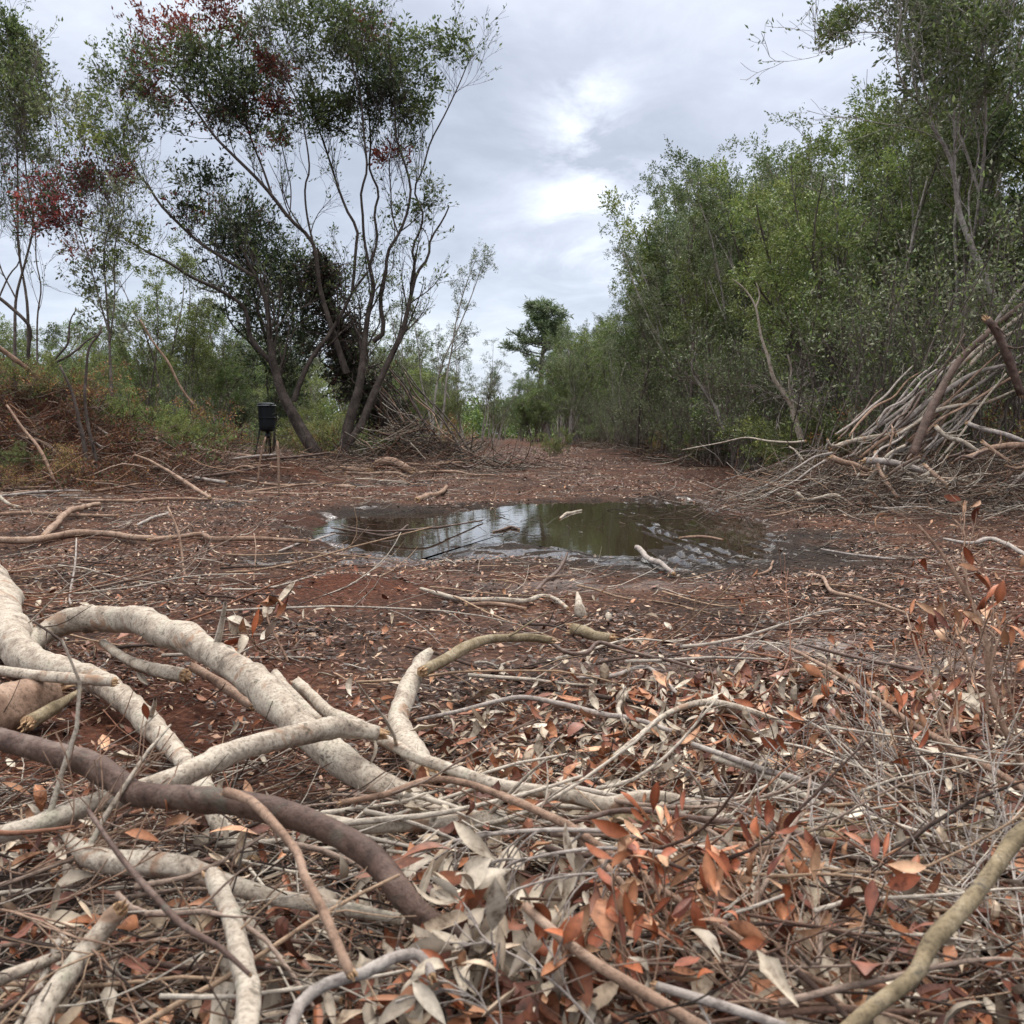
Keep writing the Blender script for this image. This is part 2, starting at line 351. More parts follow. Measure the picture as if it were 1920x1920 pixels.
# ground material
M_GR, t, b = mat('mulch_soil')
tcn = nd(t, 'ShaderNodeTexCoord'); oc = tcn.outputs['Object']
a = nd(t, 'ShaderNodeAttribute', attribute_name='Col'); sx = nd(t, 'ShaderNodeSeparateColor'); t.links.new(a.outputs['Color'], sx.inputs[0])
wet, sand, red = sx.outputs[0], sx.outputs[1], sx.outputs[2]  # first channel holds wet mud plus painted shade beneath the near brush
na = nd(t, 'ShaderNodeTexNoise', {'Vector': oc, 'Scale': 2.2, 'Detail': 9., 'Roughness': .66})
nb = nd(t, 'ShaderNodeTexNoise', {'Vector': oc, 'Scale': 38., 'Detail': 6., 'Roughness': .7, 'Distortion': .8})
vo = nd(t, 'ShaderNodeTexVoronoi', {'Vector': oc, 'Scale': 75., 'Randomness': 1.})
c1 = crmp(t, na.outputs[0], [(.3, (.014, .009, .008)), (.46, (.040, .021, .015)), (.6, (.082, .038, .024)), (.8, (.075, .046, .033))])
c2 = crmp(t, nb.outputs[0], [(.33, (.35, .33, .32)), (.5, (.95, .93, .9)), (.7, (1.75, 1.6, 1.5))])
mx = nd(t, 'ShaderNodeMix', data_type='RGBA', blend_type='MULTIPLY'); mx.inputs[0].default_value = 1; t.links.new(c1, mx.inputs[6]); t.links.new(c2, mx.inputs[7])
ch = crmp(t, vo.outputs['Color'], [(.72, (0, 0, 0)), (.86, (1, 1, 1))])
chm = nd(t, 'ShaderNodeMath', {0: ch, 1: .45}, operation='MULTIPLY')
m2 = nd(t, 'ShaderNodeMix', data_type='RGBA'); t.links.new(chm.outputs[0], m2.inputs[0]); t.links.new(mx.outputs[2], m2.inputs[6]); m2.inputs[7].default_value = (.26, .14, .085, 1)
mr_ = nd(t, 'ShaderNodeMix', data_type='RGBA'); t.links.new(red, mr_.inputs[0]); t.links.new(m2.outputs[2], mr_.inputs[6]); mrc = crmp(t, nb.outputs[0], [(.3, (.025, .010, .007)), (.6, (.10, .034, .018)), (.8, (.18, .075, .042))]); t.links.new(mrc, mr_.inputs[7])
m3 = nd(t, 'ShaderNodeMix', data_type='RGBA'); t.links.new(sand, m3.inputs[0]); t.links.new(mr_.outputs[2], m3.inputs[6]); ms_ = crmp(t, nb.outputs[0], [(.3, (.14, .12, .115)), (.6, (.36, .32, .30)), (.8, (.5, .45, .42))]); t.links.new(ms_, m3.inputs[7])
mw = crmp(t, nb.outputs[0], [(.3, (.006, .005, .004)), (.55, (.022, .016, .013)), (.75, (.06, .045, .036))])
m4 = nd(t, 'ShaderNodeMix', data_type='RGBA'); t.links.new(wet, m4.inputs[0]); t.links.new(m3.outputs[2], m4.inputs[6]); t.links.new(mw, m4.inputs[7])
t.links.new(m4.outputs[2], b.inputs['Base Color'])
gn = nd(t, 'ShaderNodeMath', {0: nb.outputs[0], 1: .9}, operation='MULTIPLY'); ga = nd(t, 'ShaderNodeMath', {0: a.outputs['Alpha'], 1: gn.outputs[0]}, operation='ADD'); gm = nd(t, 'ShaderNodeMapRange', {'Value': ga.outputs[0], 1: .72, 2: 1.05})
rg = nd(t, 'ShaderNodeMix', data_type='FLOAT'); t.links.new(gm.outputs[0], rg.inputs[0]); rg.inputs[2].default_value = .92; rg.inputs[3].default_value = .22; t.links.new(rg.outputs[0], b.inputs['Roughness'])
sg = nd(t, 'ShaderNodeMix', data_type='FLOAT'); t.links.new(gm.outputs[0], sg.inputs[0]); sg.inputs[2].default_value = .15; sg.inputs[3].default_value = 1.0; t.links.new(sg.outputs[0], b.inputs['Specular IOR Level'])
hs_ = nd(t, 'ShaderNodeMath', {0: nb.outputs[0], 1: vo.outputs['Distance']}, operation='ADD')
bs_ = nd(t, 'ShaderNodeMapRange', {'Value': gm.outputs[0], 3: .95, 4: .22}); bp = nd(t, 'ShaderNodeBump', {'Height': hs_.outputs[0], 'Strength': bs_.outputs[0], 'Distance': .012}); t.links.new(bp.outputs[0], b.inputs['Normal'])
# water
M_WAT, t, b = mat('puddle_water')
b.inputs['Base Color'].default_value = (.022, .014, .009, 1); b.inputs['Roughness'].default_value = .03; b.inputs['IOR'].default_value = 1.33
tcn = nd(t, 'ShaderNodeTexCoord'); n = nd(t, 'ShaderNodeTexNoise', {'Vector': tcn.outputs['Object'], 'Scale': 9., 'Detail': 2.})
bp = nd(t, 'ShaderNodeBump', {'Height': n.outputs[0], 'Strength': .06, 'Distance': .01}); t.links.new(bp.outputs[0], b.inputs['Normal'])

# ---------------------------------------------------------------- ground and water
g1 = np.geomspace(4.0, 400, 70)[1:]
xs = np.concatenate([-g1[::-1], np.arange(-4, 4.001, .03), g1])
ys = np.concatenate([-np.geomspace(.5, 60, 16)[::-1], np.arange(.3, 4, .02), np.arange(4, 12, .04), np.arange(12, 30, .12), np.geomspace(30, 700, 60)])
XX, YY = np.meshgrid(xs, ys); ZZ = hgt(XX, YY)
far = ss(60, 200, np.hypot(XX, YY)); ZZ = ZZ * (1 - far)
wetshade = np.clip(1.0 * ss(1.9, 1.2, YY) * (YY > 0) + ss(0.5, -0.45, sdmud(XX, YY)) + .75 * ss(.35, .6, fbm(XX * .8 + 5, YY * .8, 71, 4)) * (YY < 16), 0, 1)  # nearest strip is shade painted under the brush pile; rest is mud and patches
sandv = .75 * gs(XX, YY, 1.1, 3.0, .9, .35) * ss(-.1, .35, fbm(XX * 2.5, YY * 5, 77, 4)) + .5 * gs(XX, YY, .35, 4.2, .45, .25) * ss(0, .3, fbm(XX * 4, YY * 5, 79, 3))
redv = np.clip(ss(.12, .45, fbm(XX * .7, YY * .7, 83, 4)) * .8 + 1.0 * gs(XX, YY, -.72, 4.0, .5, .35) + .8 * gs(XX, YY, -5.8, 12, 1.6, 1) + .7 * gs(XX, YY, 2.9, 8.6, .6, .5) + .35 * ss(9, 12, YY) * ss(40, 25, YY) * (np.abs(XX) < 4) * ss(.0, .4, fbm(XX, YY * .6, 88, 3)), 0, 1)
STR = [gp(a_, b_, 0)[0][:2] for a_, b_ in [(600, 1012), (700, 1026), (860, 1018), (960, 1010), (1100, 1026), (1220, 1036), (1330, 1042), (1300, 1075), (1180, 1062), (1000, 1042), (860, 1048), (760, 1062), (660, 1052)]]
tmv = ss(0.12, -0.12, polysd(XX, YY, TRK)); uu = XX * .985 + (YY - 7) * .17; rdg = .5 + .5 * np.sin(uu * 2 * np.pi / .135 + 1.6 * fbm(XX * 1.6, YY * .8, 50, 3))
glv = tmv * ss(.8, .5, rdg) * ss(-.5, -.1, fbm(XX * 6, YY * .9, 131, 3)) + ss(.1, -.08, polysd(XX, YY, STR) + .1 * fbm(XX * 3, YY * 3, 135, 3)) * ss(-.12, .1, fbm(XX * 6, YY * 9, 133, 4)) + .8 * wetshade * (YY > 3) * ss(.28, .42, fbm(XX * 4, YY * 7, 137, 4))
glv = np.clip(glv, 0, 1) * (YY < 16) * (YY > 3)
nx, ny = len(xs), len(ys)
ii = (np.arange(ny - 1)[:, None] * nx + np.arange(nx - 1)[None]).ravel()
gb = MB(); gb.add(np.stack([XX, YY, ZZ], -1).reshape(-1, 3), np.stack([ii, ii + 1, ii + nx + 1, ii + nx], -1), 0, np.stack([wetshade, sandv, redv, glv], -1).reshape(-1, 4))
tag(gb.build('ground', M_GR), kind='structure')
wb = MB(); c0 = np.mean(PUD, axis=0)
ring = np.array([c0 + (np.array(p) - c0) * 1.45 for p in PUD])
V = np.concatenate([[[c0[0], c0[1], WZ]], np.c_[ring, np.full(len(ring), WZ)]]); nn = len(ring)
wb.add(V, [[0, 1 + (i + 1) % nn, 1 + i] for i in range(nn)])
for i in range(1): pass
tag(wb.build('puddle_water', M_WAT, smooth=False), 'brown puddle mirroring sky and trees in the track', kind='structure')

# ---------------------------------------------------------------- tree makers
G1 = [(0.081, 0.1201, 0.0367), (0.1026, 0.1529, 0.0428), (0.0648, 0.1037, 0.0347), (0.135, 0.1802, 0.0561)]
G2 = [(0.131, 0.1744, 0.0467), (0.1685, 0.2121, 0.0561), (0.0983, 0.1414, 0.0421), (0.2059, 0.2357, 0.0795)]
G3 = [(0.0325, 0.0546, 0.0216), (0.0438, 0.0715, 0.0264), (0.0562, 0.0845, 0.0336), (0.035, 0.0494, 0.024)]
GG = [(0.1449, 0.1746, 0.0993), (0.1863, 0.2116, 0.1306), (0.1086, 0.1428, 0.0731), (0.2484, 0.2645, 0.1672)]
GH = [(0.093, 0.135, 0.0448), (0.1275, 0.18, 0.0532), (0.072, 0.108, 0.042), (0.165, 0.21, 0.07)]
RD = [(0.2438, 0.0601, 0.0449), (0.1625, 0.0458, 0.037), (0.3087, 0.093, 0.0528), (0.1382, 0.0601, 0.0396)]
YB = [(.30, .24, .07), (.32, .15, .06), (.22, .21, .06), (.16, .18, .05)]
BR = [(.20, .085, .045), (.12, .055, .035), (.27, .13, .065)]
def tree_parts(stems, sr, spec, root, mtrunk, pal, leaf=.06, nl=10, seed=1, S=7, asp=.42, spread=.03, leaf_levels=1, mbr=None, droop=0., extra=None):
    """stems (K,n,3) in root space; spec = list of child() argument dicts"""
    g = np.random.default_rng(seed)
    tb = MB(); tubes(tb, stems, sr, S); bb = MB(); lb = MB()
    P, Q = stems, sr
    cl = None
    for li, s_ in enumerate(spec):
        K = len(P)
        P, Q = child(P, Q, g=g, **s_)
        tubes(bb, P, Q, 4 if li == 0 else 3)
        cl = g.uniform(.7, 1.35, len(P)) if li == 0 else np.repeat(cl, s_['m'])
        if li == len(spec) - 2 and leaf_levels > 1:
            leaf4(lb, P, nl // 2, leaf, g, pal, asp, .5, spread, clump=cl, droop=droop)
    leaf4(lb, P, nl, leaf, g, pal, asp, .1, spread, clump=cl, droop=droop)
    if extra: extra(bb, lb, g)
    a_ = tb.build('trunk', mtrunk, root); b_ = bb.build('branches', mbr or mtrunk, root); c_ = lb.build('crown', M_LEAF, root, smooth=False)
    KIDS[root.name] = [a_, b_, c_]
    return root
def base_stems(K, hgt_, g, lean=.18, wig=.09, n=16, r0=.06, spread=.12, up=.03, rv=.35):
    S = np.c_[g.normal(size=(K, 2)) * spread, np.full(K, -.1)]
    D = np.c_[g.normal(size=(K, 2)) * lean, np.ones(K)]
    L = hgt_ * g.uniform(.78, 1.05, K)
    P = paths(S, D, L, n, wig, up, g)
    return P, (r0 * g.uniform(1 - rv, 1.1, K))[:, None] * np.linspace(1, .25, n)[None]
def proto(name, seed, kind):
    g = np.random.default_rng(seed); root = empty(name, (0, 0, 0))
    if kind == 'slender':      # multi-stemmed, foliage in the upper half
        st, sr = base_stems(6, 6.6, g, .075, .05, r0=.05)
        return tree_parts(st, sr, [dict(m=12, t0=.30, t1=1, ang=.55, L=1.25, n=7, wig=.13, up=.17), dict(m=5, t0=.3, t1=1, ang=.7, L=.6, n=5, wig=.15, up=.06), dict(m=4, t0=.2, t1=1, ang=.8, L=.26, n=3, wig=.1, up=.05)], root, M_PALETR if seed != 2 else M_STEM, G1 + GG[:2], .062, 12, seed, mbr=M_STEM)
    if kind == 'bushy':        # foliage nearly to the ground
        st, sr = base_stems(7, 5.4, g, .14, .06, r0=.035, spread=.3)
        return tree_parts(st, sr, [dict(m=10, t0=.28, t1=1, ang=.8, L=1.35, n=6, wig=.14, up=.07), dict(m=6, t0=.2, t1=1, ang=.8, L=.6, n=5, wig=.15, up=.04), dict(m=4, t0=.2, t1=1, ang=.8, L=.25, n=3, wig=.1, up=.02)], root, M_STEM, G1 + G2[:2], .062, 13, seed)
    if kind == 'light':        # pale yellow-green, loose
        st, sr = base_stems(6, 5.6, g, .13, .06, r0=.035, spread=.25)
        return tree_parts(st, sr, [dict(m=9, t0=.38, t1=1, ang=.7, L=1.25, n=6, wig=.12, up=.1), dict(m=6, t0=.2, t1=1, ang=.7, L=.6, n=5, wig=.15, up=.04), dict(m=4, t0=.2, t1=1, ang=.8, L=.26, n=3, wig=.1, up=.0)], root, M_STEM, G2, .065, 12, seed)
    if kind == 'airy':         # thin pale stems, sparse crown high up
        st, sr = base_stems(3, 6.8, g, .08, .05, r0=.045, spread=.08)
        return tree_parts(st, sr, [dict(m=14, t0=.35, t1=1, ang=.7, L=1.1, n=6, wig=.14, up=.08), dict(m=5, t0=.3, t1=1, ang=.7, L=.5, n=4, wig=.15, up=.04), dict(m=4, t0=.2, t1=1, ang=.8, L=.22, n=3, wig=.1, up=.0)], root, M_PALETR, GG + G1[:1], .06, 8, seed, mbr=M_STEM)
    if kind == 'dark':
        st, sr = base_stems(4, 5.8, g, .10, .06, r0=.06, spread=.15)
        return tree_parts(st, sr, [dict(m=12, t0=.15, t1=1, ang=.8, L=1.5, n=6, wig=.14, up=.05), dict(m=7, t0=.2, t1=1, ang=.8, L=.65, n=5, wig=.15, up=.03), dict(m=5, t0=.2, t1=1, ang=.8, L=.25, n=3, wig=.1, up=.0)], root, M_TRUNK, G3 + G1[:1], .065, 13, seed)
    if kind == 'shrub':
        st, sr = base_stems(14, 1.5, g, .5, .12, n=8, r0=.012, spread=.2)
        return tree_parts(st, sr, [dict(m=7, t0=.15, t1=1, ang=.7, L=.55, n=5, wig=.15, up=.08), dict(m=6, t0=.2, t1=1, ang=.8, L=.25, n=4, wig=.1, up=.05)], root, M_STEM, G1 + G2, .05, 14, seed, S=5)
    if kind == 'yshrub':
        st, sr = base_stems(14, 1.4, g, .5, .12, n=8, r0=.012, spread=.25)
        return tree_parts(st, sr, [dict(m=7, t0=.1, t1=1, ang=.7, L=.5, n=5, wig=.15, up=.08), dict(m=6, t0=.2, t1=1, ang=.8, L=.22, n=4, wig=.1, up=.05)], root, M_STEM, G2 + YB[2:], .05, 14, seed, S=5)
    if kind == 'red':
        st, sr = base_stems(12, 1.3, g, .5, .14, n=8, r0=.012, spread=.25)
        return tree_parts(st, sr, [dict(m=6, t0=.1, t1=1, ang=.7, L=.5, n=5, wig=.18, up=.05), dict(m=5, t0=.2, t1=1, ang=.8, L=.22, n=4, wig=.1, up=.0)], root, M_STEM, BR + YB[:3], .05, 7, seed, S=5)
    if kind == 'bare':         # leafless twiggy thicket
        st, sr = base_stems(16, 2.6, g, .2, .08, n=10, r0=.014, spread=.35)
        return tree_parts(st, sr, [dict(m=8, t0=.15, t1=1, ang=.6, L=.8, n=6, wig=.16, up=.1), dict(m=5, t0=.2, t1=1, ang=.7, L=.35, n=4, wig=.14, up=.05)], root, M_STEM, GG + G1 + G2[:1], .05, 4, seed, S=5)
    if kind == 'pine':
        st, sr = base_stems(1, 8.0, g, .02, .02, n=16, r0=.14, spread=.0)
        return tree_parts(st, sr, [dict(m=46, t0=.5, t1=1, ang=1.15, L=2.3, n=7, wig=.1, up=.08, lt=.75, taper=.3), dict(m=9, t0=.35, t1=1, ang=.7, L=.55, n=4, wig=.12, up=.12)], root, M_STEM, [(.15, .195, .10), (.19, .23, .125), (.12, .155, .08)], .22, 20, seed, asp=.16, spread=.04)
PR = {}
for nm, kd, sds in [('slender_tree', 'slender', (1, 2, 3)), ('bushy_tree', 'bushy', (4, 5)), ('light_green_tree', 'light', (6, 7)), ('airy_tree', 'airy', (8, 9)), ('dark_tree', 'dark', (10,)), ('green_shrub', 'shrub', (12, 13)), ('yellow_green_shrub', 'yshrub', (14,)), ('rusty_shrub', 'red', (15, 16)), ('bare_thicket', 'bare', (17, 18)), ('pine_tree', 'pine', (19,))]:
    PR[kd] = [proto(nm, s_, kd) for s_ in sds]
used = set(); HT = dict(slender=6.6, bushy=5.4, light=5.6, airy=6.8, dark=5.8, shrub=1.7, yshrub=1.6, red=1.4, bare=2.8, pine=8.0)
def place(kind, x, y, h, label, cat='tree', group=None, wide=1.0, dz=0.0):
    pr = PR[kind][rng.integers(len(PR[kind]))]
    if pr.name in used: o = copy_tree(pr)
    else: used.add(pr.name); o = pr
    s_ = h / HT[kind]
    o.location = (x, y, float(hgt(x, y)) + dz); o.rotation_euler = (0, 0, rng.uniform(0, 6.28)); o.scale = (s_ * wide, s_ * wide, s_)
    tag(o, label, cat, group); return o

# ---------------------------------------------------------------- traced stems
def smooth(P, R_, step):
    P = np.asarray(P, float); R_ = np.asarray(R_, float)
    if len(P) < 3: P = np.array([P[0], (P[0] + P[-1]) / 2, P[-1]]); R_ = np.array([R_[0], (R_[0] + R_[-1]) / 2, R_[-1]])
    E = np.vstack([2 * P[0] - P[1], P, 2 * P[-1] - P[-2]]); L = np.linalg.norm(np.diff(P, axis=0), axis=1); o = []; r = []
    for i in range(len(P) - 1):
        k = max(2, int(math.ceil(L[i] / step))); t = np.linspace(0, 1, k, endpoint=False)[:, None]
        a, b_, c, d = E[i], E[i + 1], E[i + 2], E[i + 3]
        o.append(.5 * (2 * b_ + (c - a) * t + (2 * a - 5 * b_ + 4 * c - d) * t ** 2 + (3 * b_ - a - 3 * c + d) * t ** 3)); r.append(R_[i] + (R_[i + 1] - R_[i]) * t[:, 0])
    return np.vstack(o + [P[-1:]]), np.concatenate(r + [R_[-1:]])
def resample(P, R_, n):
    L = np.concatenate([[0], np.cumsum(np.linalg.norm(np.diff(P, axis=0), axis=1))]); s_ = np.linspace(0, L[-1], n)
    return np.stack([np.interp(s_, L, P[:, i]) for i in range(3)], 1), np.interp(s_, L, R_)
def trace(pts, wpx, Y=None, z=None, n=None, step=.05):
    """pts in photograph pixels, wpx diameter(s); Y depth or (from,to), or z height(s) above zero"""
    k = len(pts); wp = np.interp(np.linspace(0, 1, k), np.linspace(0, 1, np.size(wpx)), np.atleast_1d(wpx)) if np.size(wpx) > 1 else np.full(k, float(wpx))
    src = Y if Y is not None else z
    v = np.interp(np.linspace(0, 1, k), np.linspace(0, 1, np.size(src)), np.atleast_1d(src)) if np.size(src) > 1 else np.full(k, float(np.atleast_1d(src)[0]))
    P = []; R_ = []
    for i, (a, b_) in enumerate(pts):
        p, t_ = at(a, b_, v[i]) if Y is not None else gp(a, b_, v[i])
        P.append(p); R_.append(wp[i] * t_ / FPX / 2)
    P, R_ = smooth(P, R_, step)
    return resample(P, R_, n) if n else (P, R_)
def hero_tree(name, label, base, stems, clusters, mtrunk, seed, leafsize=.07, Y0=18., S=8, twig=1.0, spec=None, pal0=GH, density=1.0):
    """stems: (pts, widths, Yfrom, Yto); clusters: (px, py, r px, number of sprays, palette)"""
    g = np.random.default_rng(seed); b0 = np.array(base, float); root = empty(name, base, label, 'tree')
    tb, bb, lb = MB(), MB(), MB(); n = 26; AP = []; AR = []
    for pts, wd, ya, yb in stems:
        P, R_ = trace(pts, wd, Y=(ya, yb), n=n); P = P + np.c_[g.normal(size=(n, 1)) * 0, g.normal(size=(n, 2)) * 0]
        AP.append(P); AR.append(R_)
    AP = np.array(AP); AR = np.array(AR)
    AR = AR * np.interp(AP[..., 2], [1.0, 3.5], [.74, .50]); tubes(tb, AP - b0, AR, S)
    # free side branches
    P1, R1 = child(AP, AR, int(11 * twig), .3, 1, .5, 1.7, 9, .09, .10, .38, g); tubes(bb, P1 - b0, R1, 4)
    P2, R2 = child(P1, R1, 6, .2, 1, .5, .8, 6, .12, .08, .6, g); tubes(bb, P2 - b0, np.maximum(R2, .003), 3)
    P3, R3 = child(P2, R2, 3, .2, 1, .6, .35, 4, .12, .05, .7, g); tubes(bb, P3 - b0, np.maximum(R3, .0022), 3)
    if density > 0: leaf4(lb, P3[g.random(len(P3)) < .55 * density] - b0, 4, leafsize, g, pal0, .42, .5, .03)
    pts_all = AP.reshape(-1, 3); rr_all = AR.ravel()
    for (cx, cy, cr, k, pal) in clusters:
        k = max(3, int(k * .85))
        c, t_ = at(cx, cy, Y0 + g.normal() * .5); r = cr * t_ / FPX
        ends = c + nrm(g.normal(size=(k, 3))) * (g.random((k, 1)) ** .5) * r * np.array([1.5, 1.7, 1.25])
        # pick a carrying point lower than the spray and reasonably close
        d = np.linalg.norm(pts_all[None] - (c - np.array([0, 0, r * 1.2]))[None], axis=2)[0] + 3 * np.maximum(0, pts_all[:, 2] - c[2])
        near = np.argsort(d)[:6]; s0 = pts_all[near[g.integers(0, 6, k)]]
        hub = c - np.array([0, 0, r * .9]) + g.normal(size=(k, 3)) * r * .25
        tt = np.linspace(0, 1, 8)[None, :, None]
        Bz = (1 - tt) ** 2 * s0[:, None] + 2 * tt * (1 - tt) * hub[:, None] + tt ** 2 * ends[:, None] + g.normal(size=(k, 8, 3)) * .02 * (tt * (1 - tt) * 4)
        rb = min(.02, rr_all[near[0]] * .5); RB = np.broadcast_to(np.linspace(rb * .6, .003, 8)[None], (k, 8)) * g.uniform(.5, 1, (k, 1)); tubes(bb, Bz - b0, RB, 3)
        T2, Q2 = child(Bz, RB, 8, .55, 1, .7, r * .7 + .16, 5, .14, .06, .6, g, lt=.2); tubes(bb, T2 - b0, np.maximum(Q2, .0018), 3)
        leaf4(lb, T2 - b0, 6, leafsize * 1.25, g, [GH[i % 4] if c_ in G1 else c_ for i, c_ in enumerate(pal)], .42, .5, .035, clump=np.repeat(g.uniform(.7, 1.3, k), 8))
    a_ = tb.build('trunk', mtrunk, root); b_ = bb.build('branches', mtrunk, root); c_ = lb.build('crown', M_LEAF, root, smooth=False)
    return root
MX = G1 + RD[:2]; DR = RD + G3[:1]
big_stems = [
 ([(603, 885), (598, 860), (567, 810), (547, 773), (527, 733), (513, 680), (507, 647), (503, 587), (490, 540), (470, 500), (450, 460)], (38, 30, 22, 14, 8), 18, 17.6),
 ([(513, 685), (470, 633), (460, 580), (417, 547), (360, 520), (317, 493), (267, 467), (233, 447), (200, 437), (150, 425)], (16, 13, 10, 6, 3), 18, 16.8),
 ([(503, 600), (490, 533), (433, 493), (377, 457), (333, 417), (300, 383), (277, 347), (250, 313), (233, 273), (232, 243), (247, 200), (262, 178)], (15, 12, 9, 7, 4), 18, 18.4),
 ([(650, 700), (620, 610), (600, 540), (587, 457), (543, 410), (510, 367), (480, 333), (433, 287), (400, 253), (367, 207), (340, 170), (317, 150)], (20, 14, 13, 9, 5), 18.3, 17.4),
 ([(510, 367), (493, 317), (477, 277), (463, 233), (458, 180), (450, 120)], (9, 7, 4), 18, 18.6),
 ([(587, 457), (575, 400), (572, 350), (580, 320), (575, 270), (560, 200), (530, 130), (510, 80), (500, 30)], (8, 7, 5, 3), 18, 17),
 ([(652, 880), (647, 853), (650, 813), (660, 773), (673, 727), (680, 680), (683, 647), (690, 590), (700, 540), (693, 500)], (34, 26, 18, 15), 18, 18.2),
 ([(655, 830), (677, 797), (697, 747), (717, 703), (737, 660), (753, 627), (763, 587), (775, 535), (783, 510), (803, 483), (807, 450), (830, 413), (842, 387)], (22, 18, 15, 10, 5), 18, 18.6),
 ([(770, 550), (778, 500), (773, 467), (787, 433), (793, 400), (777, 357), (793, 317), (807, 267), (833, 217), (860, 160), (880, 113), (893, 100)], (11, 8, 6, 3), 18.4, 19),
 ([(700, 640), (720, 620), (713, 567), (723, 517), (727, 473), (747, 440), (763, 400), (770, 353), (757, 300), (743, 260), (740, 200), (733, 133), (728, 60)], (16, 13, 10, 7, 4), 18.2, 17.6),
 ([(693, 500), (707, 450), (702, 400), (710, 360), (693, 317), (695, 267), (690, 190), (687, 100), (695, 30)], (11, 9, 7, 3), 18.2, 18.9),
 ([(697, 520), (683, 450), (680, 400), (677, 360), (688, 317), (682, 250), (677, 187), (663, 133), (653, 67), (640, 10)], (11, 9, 7, 3), 18.2, 17.3),
 ([(550, 753), (567, 707), (587, 667), (613, 633), (640, 590), (660, 550), (687, 513)], (16, 14, 12, 9), 18, 18.2),
 ([(660, 550), (665, 500), (667, 467), (670, 430), (653, 400), (637, 360), (623, 317), (607, 267), (590, 217), (587, 150), (560, 110), (533, 67), (525, 20)], (12, 11, 8, 5, 3), 18.1, 18.8),
 ([(747, 440), (735, 400), (733, 360), (730, 310), (735, 280)], (6, 4), 18.1, 18.6),
 ([(543, 410), (545, 350), (530, 280), (520, 220), (530, 160)], (5, 3), 18, 18.5)]
big_cl = [(205, 135, 38, 12, G1), (250, 105, 40, 14, G1), (280, 60, 40, 14, RD), (340, 30, 45, 18, RD), (400, 15, 35, 14, RD), (300, 140, 45, 16, MX), (345, 110, 45, 20, G1), (395, 90, 45, 20, G1), (420, 140, 55, 30, G1 + G3), (475, 125, 42, 18, G1), (445, 185, 50, 22, G1 + G3), (380, 180, 45, 16, G3 + RD[:1]), (330, 95, 30, 8, RD), (500, 30, 45, 14, GG), (560, 50, 38, 12, G1), (540, 10, 40, 12, GG), (600, 15, 45, 18, G1), (655, 25, 50, 24, G1), (690, 60, 32, 20, RD), (640, 90, 35, 14, G1), (700, 115, 48, 28, G1), (745, 125, 36, 16, G1), (720, 165, 42, 24, G3), (765, 75, 24, 9, G1), (800, 72, 22, 9, G1), (855, 80, 30, 12, G1), (800, 138, 24, 8, G1), (745, 195, 32, 12, G1), (595, 185, 38, 22, G1), (630, 215, 38, 20, G1 + G3), (580, 225, 30, 10, G1), (655, 180, 30, 10, G1), (500, 110, 12, 8, RD), (525, 140, 16, 8, RD), (520, 195, 20, 10, RD), (480, 240, 38, 14, G3 + RD[:1]), (520, 255, 25, 7, MX), (280, 175, 30, 12, RD), (300, 220, 35, 8, GG), (430, 220, 35, 12, G3), (270, 250, 30, 6, GG), (730, 285, 22, 8, RD), (790, 185, 25, 6, G1), (785, 230, 22, 5, G1), (700, 200, 35, 14, G3), (770, 395, 28, 8, G1), (800, 335, 20, 4, GG), (400, 330, 35, 12, G3), (355, 330, 30, 6, GG), (350, 390, 26, 14, G3 + RD[1:2]), (620, 100, 35, 8, GG), (570, 130, 25, 6, GG), (450, 60, 35, 10, G1 + RD[:1]), (60, 0, 5, 1, G1)]
hero_tree('leaning_tree', 'tall many-stemmed tree leaning left behind the log pile, dark green crown with red sprays', (at(600, 868, 18)[0]), big_stems, big_cl[:-1], M_TRUNK, 5, .075)
dk_st = [([(560, 800), (535, 740), (508, 660), (485, 590), (470, 520), (455, 470), (430, 420)], (16, 12, 9, 5), 19.6, 19.6), ([(500, 660), (530, 600), (545, 540), (540, 480)], (8, 6, 4), 19.6, 20), ([(530, 730), (475, 650), (430, 600), (420, 540)], (8, 6, 4), 19.6, 19.2)]
dk_cl = [(405, 440, 38, 30, G3), (440, 420, 40, 32, G3), (470, 400, 34, 22, G3 + BR[:1]), (490, 450, 48, 44, G3), (450, 480, 44, 36, G3), (530, 490, 46, 44, G3), (500, 530, 50, 48, G3), (560, 520, 42, 36, G3 + G1[:1]), (550, 570, 46, 40, G3), (470, 560, 40, 26, G3), (590, 500, 30, 18, G1), (400, 395, 18, 12, BR + G3), (520, 620, 46, 34, G3), (575, 620, 40, 30, G3), (480, 640, 36, 20, G3 + G1), (515, 680, 30, 16, G3), (545, 680, 34, 20, G3), (545, 735, 24, 12, G3)]
hero_tree('evergreen_tree', 'dark dense evergreen behind the leaning tree, above the black feeder', (at(560, 795, 19.6)[0]), dk_st, [(a, b_, c * 1.1, max(3, int(k * .62)), p) for a, b_, c, k, p in dk_cl], M_TRUNK, 6, .075, 19.6)
l1_st = [([(53, 725), (53, 633), (50, 560), (35, 470), (33, 400), (33, 320), (30, 240), (25, 150), (15, 60)], (11, 9, 7, 3), 17, 17.2), ([(28, 720), (28, 640), (30, 560), (45, 500), (60, 440), (62, 400), (50, 330), (45, 250), (50, 160)], (11, 9, 7, 3), 17, 16.6), ([(70, 720), (70, 600), (77, 540), (68, 490), (66, 430), (58, 380), (62, 300)], (6, 5, 3), 17, 17.4), ([(30, 560), (0, 500), (-20, 440)], (6, 4), 17, 17), ([(-20, 600), (15, 520), (38, 480), (20, 380), (0, 300)], (7, 5, 3), 17, 17.2)]
